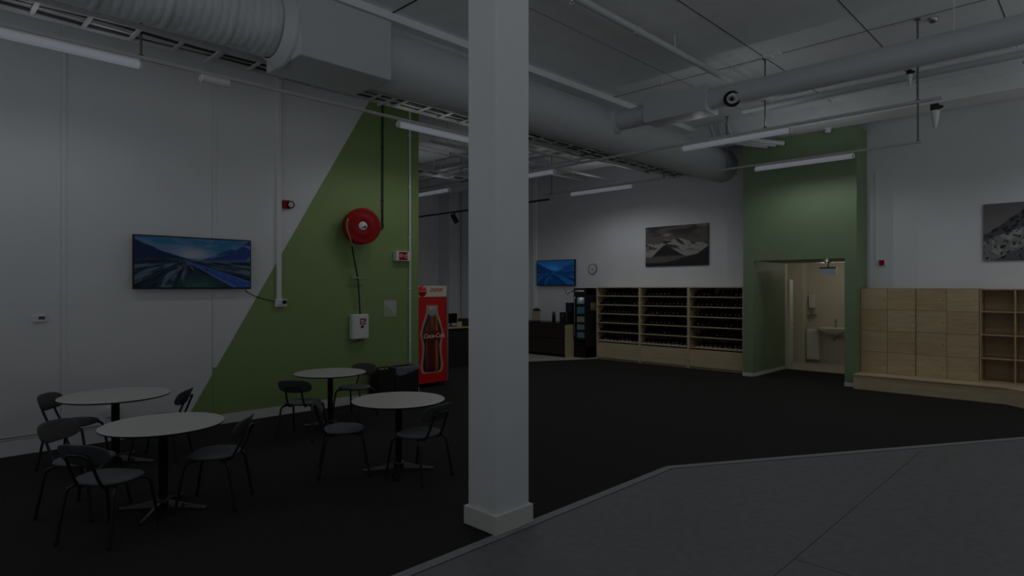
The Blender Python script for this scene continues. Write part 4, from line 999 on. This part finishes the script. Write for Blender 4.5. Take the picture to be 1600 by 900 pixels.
for r_ in range(3):
    va, vb_ = edges[r_], edges[r_+1]   # va > vb_
    t = thing('shoe_rack', ['left birch shoe rack beside the black fridge', 'middle birch shoe rack of three', 'right birch shoe rack touching the green portal'][r_], 'shelf', ((RU+RB)/2, (va+vb_)/2, 0), 0, 'birch shoe racks along the far wall')
    for y0, y1 in ((va-.028, va), (vb_, vb_+.028)):
        b = MB(); b.box(RU, RB-.012, y0+.0005, y1-.0005, 0.001, 1.925); obj('side_panel', b, M['ply'], t, True)
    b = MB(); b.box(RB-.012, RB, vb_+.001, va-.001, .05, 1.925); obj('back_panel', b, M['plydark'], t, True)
    b = MB(); b.box(RU, RB-.012, vb_+.028, va-.028, 1.905, 1.925); obj('top_panel', b, M['ply'], t, True)
    for z in shz:
        b = MB(); b.box(RU+.003, RB-.012, vb_+.028, va-.028, z-.020, z); obj('shelf', b, M['ply'], t, True)
    b = MB(); b.box(RU+.006, RU+.024, vb_+.032, va-.032, .05, .455, bev=.002); obj('lower_panel', b, M['ply'], t, True)
    b = MB(); b.box(RU+.03, RU+.05, vb_+.028, va-.028, .001, .06); obj('plinth_board', b, M['ply2'], t, True)
    for k, z in enumerate(shz):
        q = vb_ + .092 + random.uniform(0, .03); lim = va - .085 - (.12 if (r_, k) in ((0, 0), (2, 2)) else 0)
        while q < lim:
            if random.random() < (.10 if k in (0, 4) else .04): q += .10; continue
            kind = 2 if k == 5 else random.choice((0, 0, 1) if k < 4 else (1, 1, 0)); mk = 2 if k == 5 else random.choice((0, 0, 0, 1))
            for s_ in (0, 1):
                if q > lim: break
                shoe_at(kind, mk, RU+.33+random.uniform(-.02, .03), q, z+.0005, R(random.uniform(-3, 3)),
                        ('black shoe' if k < 5 else 'black shoe with pale sole') + ' among the row on the %s shelf of the %s rack' % (rown[k], rackn[r_]), 'shoes on the %s shelf of the %s rack' % (rown[k], rackn[r_]))
                q += .1065
            q += random.uniform(.006, .02)

# ------------------------------------------------------------------ LOCKERS, OPEN SHELF, PLINTH
LU = 13.26; LZ0 = .274; LH = .4035
P = [(UF-.003, 3.495), (12.78, 3.495), (12.78, 1.24), (12.3, .76), (12.3, -1.5), (UF-.003, -1.5)]
b = MB(); b.prism(P[::-1], .0, .255)
pl = thing('plywood_plinth', 'long birch plinth step under the lockers', 'plinth', (13.2, 1, 0)); obj('body', b, M['ply'], pl, True)
P2 = [(UF-.003, 3.498), (12.765, 3.498), (12.765, 1.234), (12.285, .754), (12.285, -1.5), (UF-.003, -1.5)]
b = MB(); b.prism(P2[::-1], .256, .274); obj('top_board', b, M['ply'], pl, True)
dm = []
for k in range(4):
    dm.append(mat('birch_door_%d' % k, [(.57, .44, .265), (.55, .425, .25), (.59, .46, .285), (.53, .40, .225)][k], .55, noise=.12, nscale=3+k*.4, stretch=(1, .6+.2*k, 5)))
for uidx, (y1, y0) in enumerate(((3.498, 2.590), (2.583, 1.650))):
    t = thing('locker_cabinet', ['birch locker block with eight doors next to the green portal', 'birch locker block with eight doors next to the open shelf'][uidx], 'lockers', (13.45, (y0+y1)/2, LZ0), 0, 'birch locker blocks on the plinth')
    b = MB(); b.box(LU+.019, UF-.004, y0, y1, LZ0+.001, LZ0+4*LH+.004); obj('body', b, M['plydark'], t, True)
    w = (y1-y0)/2
    for c_ in range(2):
        for r_ in range(4):
            a0 = y0+w*c_+.003; a1 = y0+w*(c_+1)-.003; z0 = LZ0+.003+LH*r_; z1 = z0+LH-.005
            b = MB(); b.box(LU, LU+.018, a0, a1, z0, z1, bev=.0015); d_ = obj('door', b, dm[(c_+r_*3+uidx) % 4], t, True)
            b = MB(); b.lathe([(.008, 0), (.008, .010), (0, .011)], 12, M=at(FACE_X, LU, a0+.045, z0+LH*.47)); obj('lock', b, M['rod'], d_, True)
t = thing('shelf_unit', 'open birch shelf with small compartments at the right edge', 'shelf', (13.45, 1.16, LZ0))
y0, y1 = .69, 1.643
for (a0, a1) in ((y1-.022, y1), ((y0+y1)/2-.011, (y0+y1)/2+.011), (y0, y0+.022)):
    b = MB(); b.box(LU, UF-.018, a0, a1, LZ0+.001, 1.885); obj('upright', b, M['ply2'], t, True)
b = MB(); b.box(UF-.018, UF-.004, y0, y1, LZ0+.001, 1.885); obj('back_panel', b, M['ply'], t, True)
for c_ in range(2):
    a0 = y0+.022 if c_ == 0 else (y0+y1)/2+.011; a1 = (y0+y1)/2-.011 if c_ == 0 else y1-.022
    for z in (LZ0+.001, .675, 1.08, 1.48, 1.865):
        b = MB(); b.box(LU+.003, UF-.018, a0, a1, z, z+.02); obj('shelf', b, M['ply2'], t, True)

# ------------------------------------------------------------------ WASHROOM THINGS
BW = 16.7
t = thing('washbasin', 'white washbasin with chrome tap in the washroom', 'basin', (BW-.25, 5.0, .8))
ol = superell(.25, .36, 2.8, 36)
q = pad(ol, lambda x, y, h: (BW-.262+x, 4.95+y, .92+h), [(0, -.11), (.5, -.10), (.8, -.05), (.88, 0), (1, .004), (1, -.03), (.75, -.10), (.35, -.17), (0, -.17)]); obj('bowl', q, M['ceramic'], t, True)
b = MB(); b.tube(smooth_path([(BW-.06, 4.95, .90), (BW-.06, 4.95, 1.05), (BW-.10, 4.95, 1.09), (BW-.2, 4.95, 1.06)], 5), .016, 10); b.box(BW-.08, BW-.04, 4.935, 4.965, 1.07, 1.12); obj('tap', b, M['steel'], t, True)
b = MB(); b.tube(smooth_path([(BW-.26, 4.95, .78), (BW-.26, 4.95, .66), (BW-.2, 4.95, .60), (BW-.12, 4.95, .66), (BW-.02, 4.95, .66)], 5), .022, 10); b.tube([(BW-.12, 4.80, .72), (BW-.12, 4.86, .64)], .03, 8); obj('drain_trap', b, M['steel'], t, True)
b = MB(); b.tube(smooth_path([(BW-.3, 5.28, .86), (BW-.2, 5.2, .78), (BW-.05, 5.05, .70)], 5), .012, 8); obj('support_arm', b, M['steel'], t, True)
b = MB(); b.box(BW-.26, BW-.002, 5.30, 5.60, .08, .85, bev=.03); tag(obj('waste_bin', b, M['white']), 'white hanging paper bin in the washroom', 'bin')
b = MB(); b.box(BW-.12, BW-.002, 5.44, 5.58, 1.38, 1.72, bev=.015); tag(obj('soap_dispenser', b, M['white']), 'white soap dispenser above the washroom bin', 'dispenser')
b = MB(); b.box(BW-.16, BW-.002, 5.42, 5.60, 1.20, 1.235, bev=.008); b.tube([(BW-.08, 5.5, 1.235), (BW-.08, 5.5, 1.33)], .025, 10); tag(obj('wall_shelf', b, M['steel']), 'tiny metal tray with a bottle below the soap dispenser', 'shelf')
t = thing('hand_dryer', 'small white dispenser at the right of the basin', 'dispenser', (BW-.06, 4.62, 1.15))
b = MB(); b.box(BW-.12, BW-.002, 4.55, 4.72, 1.22, 1.40, bev=.02); obj('body', b, M['white'], t, True)
b = MB(); b.tube([(BW-.07, 4.63, 1.22), (BW-.07, 4.63, 1.14)], .02, 8); obj('nozzle', b, M['steel'], t, True)
t = thing('hanging_sign', 'small pale lit sign hanging below the washroom ceiling', 'sign', (14.9, 4.55, 2.2))
b = MB(); b.box(14.86, 14.94, 4.42, 4.76, 2.20, 2.34, bev=.008); obj('light_panel', b, mat('lit_sign_panel', (.5, .52, .56), .4, emit=(.85, .92, 1.1), es=.05), t, True)
b = MB(); b.box(14.85, 14.95, 4.41, 4.77, 2.34, 2.37, bev=.005); obj('housing', b, M['rod'], t, True)
b = MB(); b.tube([(14.9, 4.59, 2.37), (14.9, 4.59, 2.47)], .015, 8); b.box(14.84, 14.96, 4.53, 4.65, 2.46, 2.48); obj('ceiling_mount', b, M['rod'], t, True)
t = thing('ceiling_lamp', 'slim washroom ceiling lamp', 'lamp', (15.5, 4.6, 2.50))
b = MB(); b.box(15.45, 15.55, 4.0, 5.1, 2.50, 2.549, bev=.005); obj('housing', b, M['white'], t, True)
for yy in (4.3, 4.8):
    ld = bpy.data.lights.new('washroom_lamp', 'POINT'); ld.energy = 1.8; ld.color = (1, .93, .80); ld.shadow_soft_size = 0
    lo = bpy.data.objects.new('washroom_lamp', ld); COL.objects.link(lo); lo.location = (15.5, yy, 2.42)
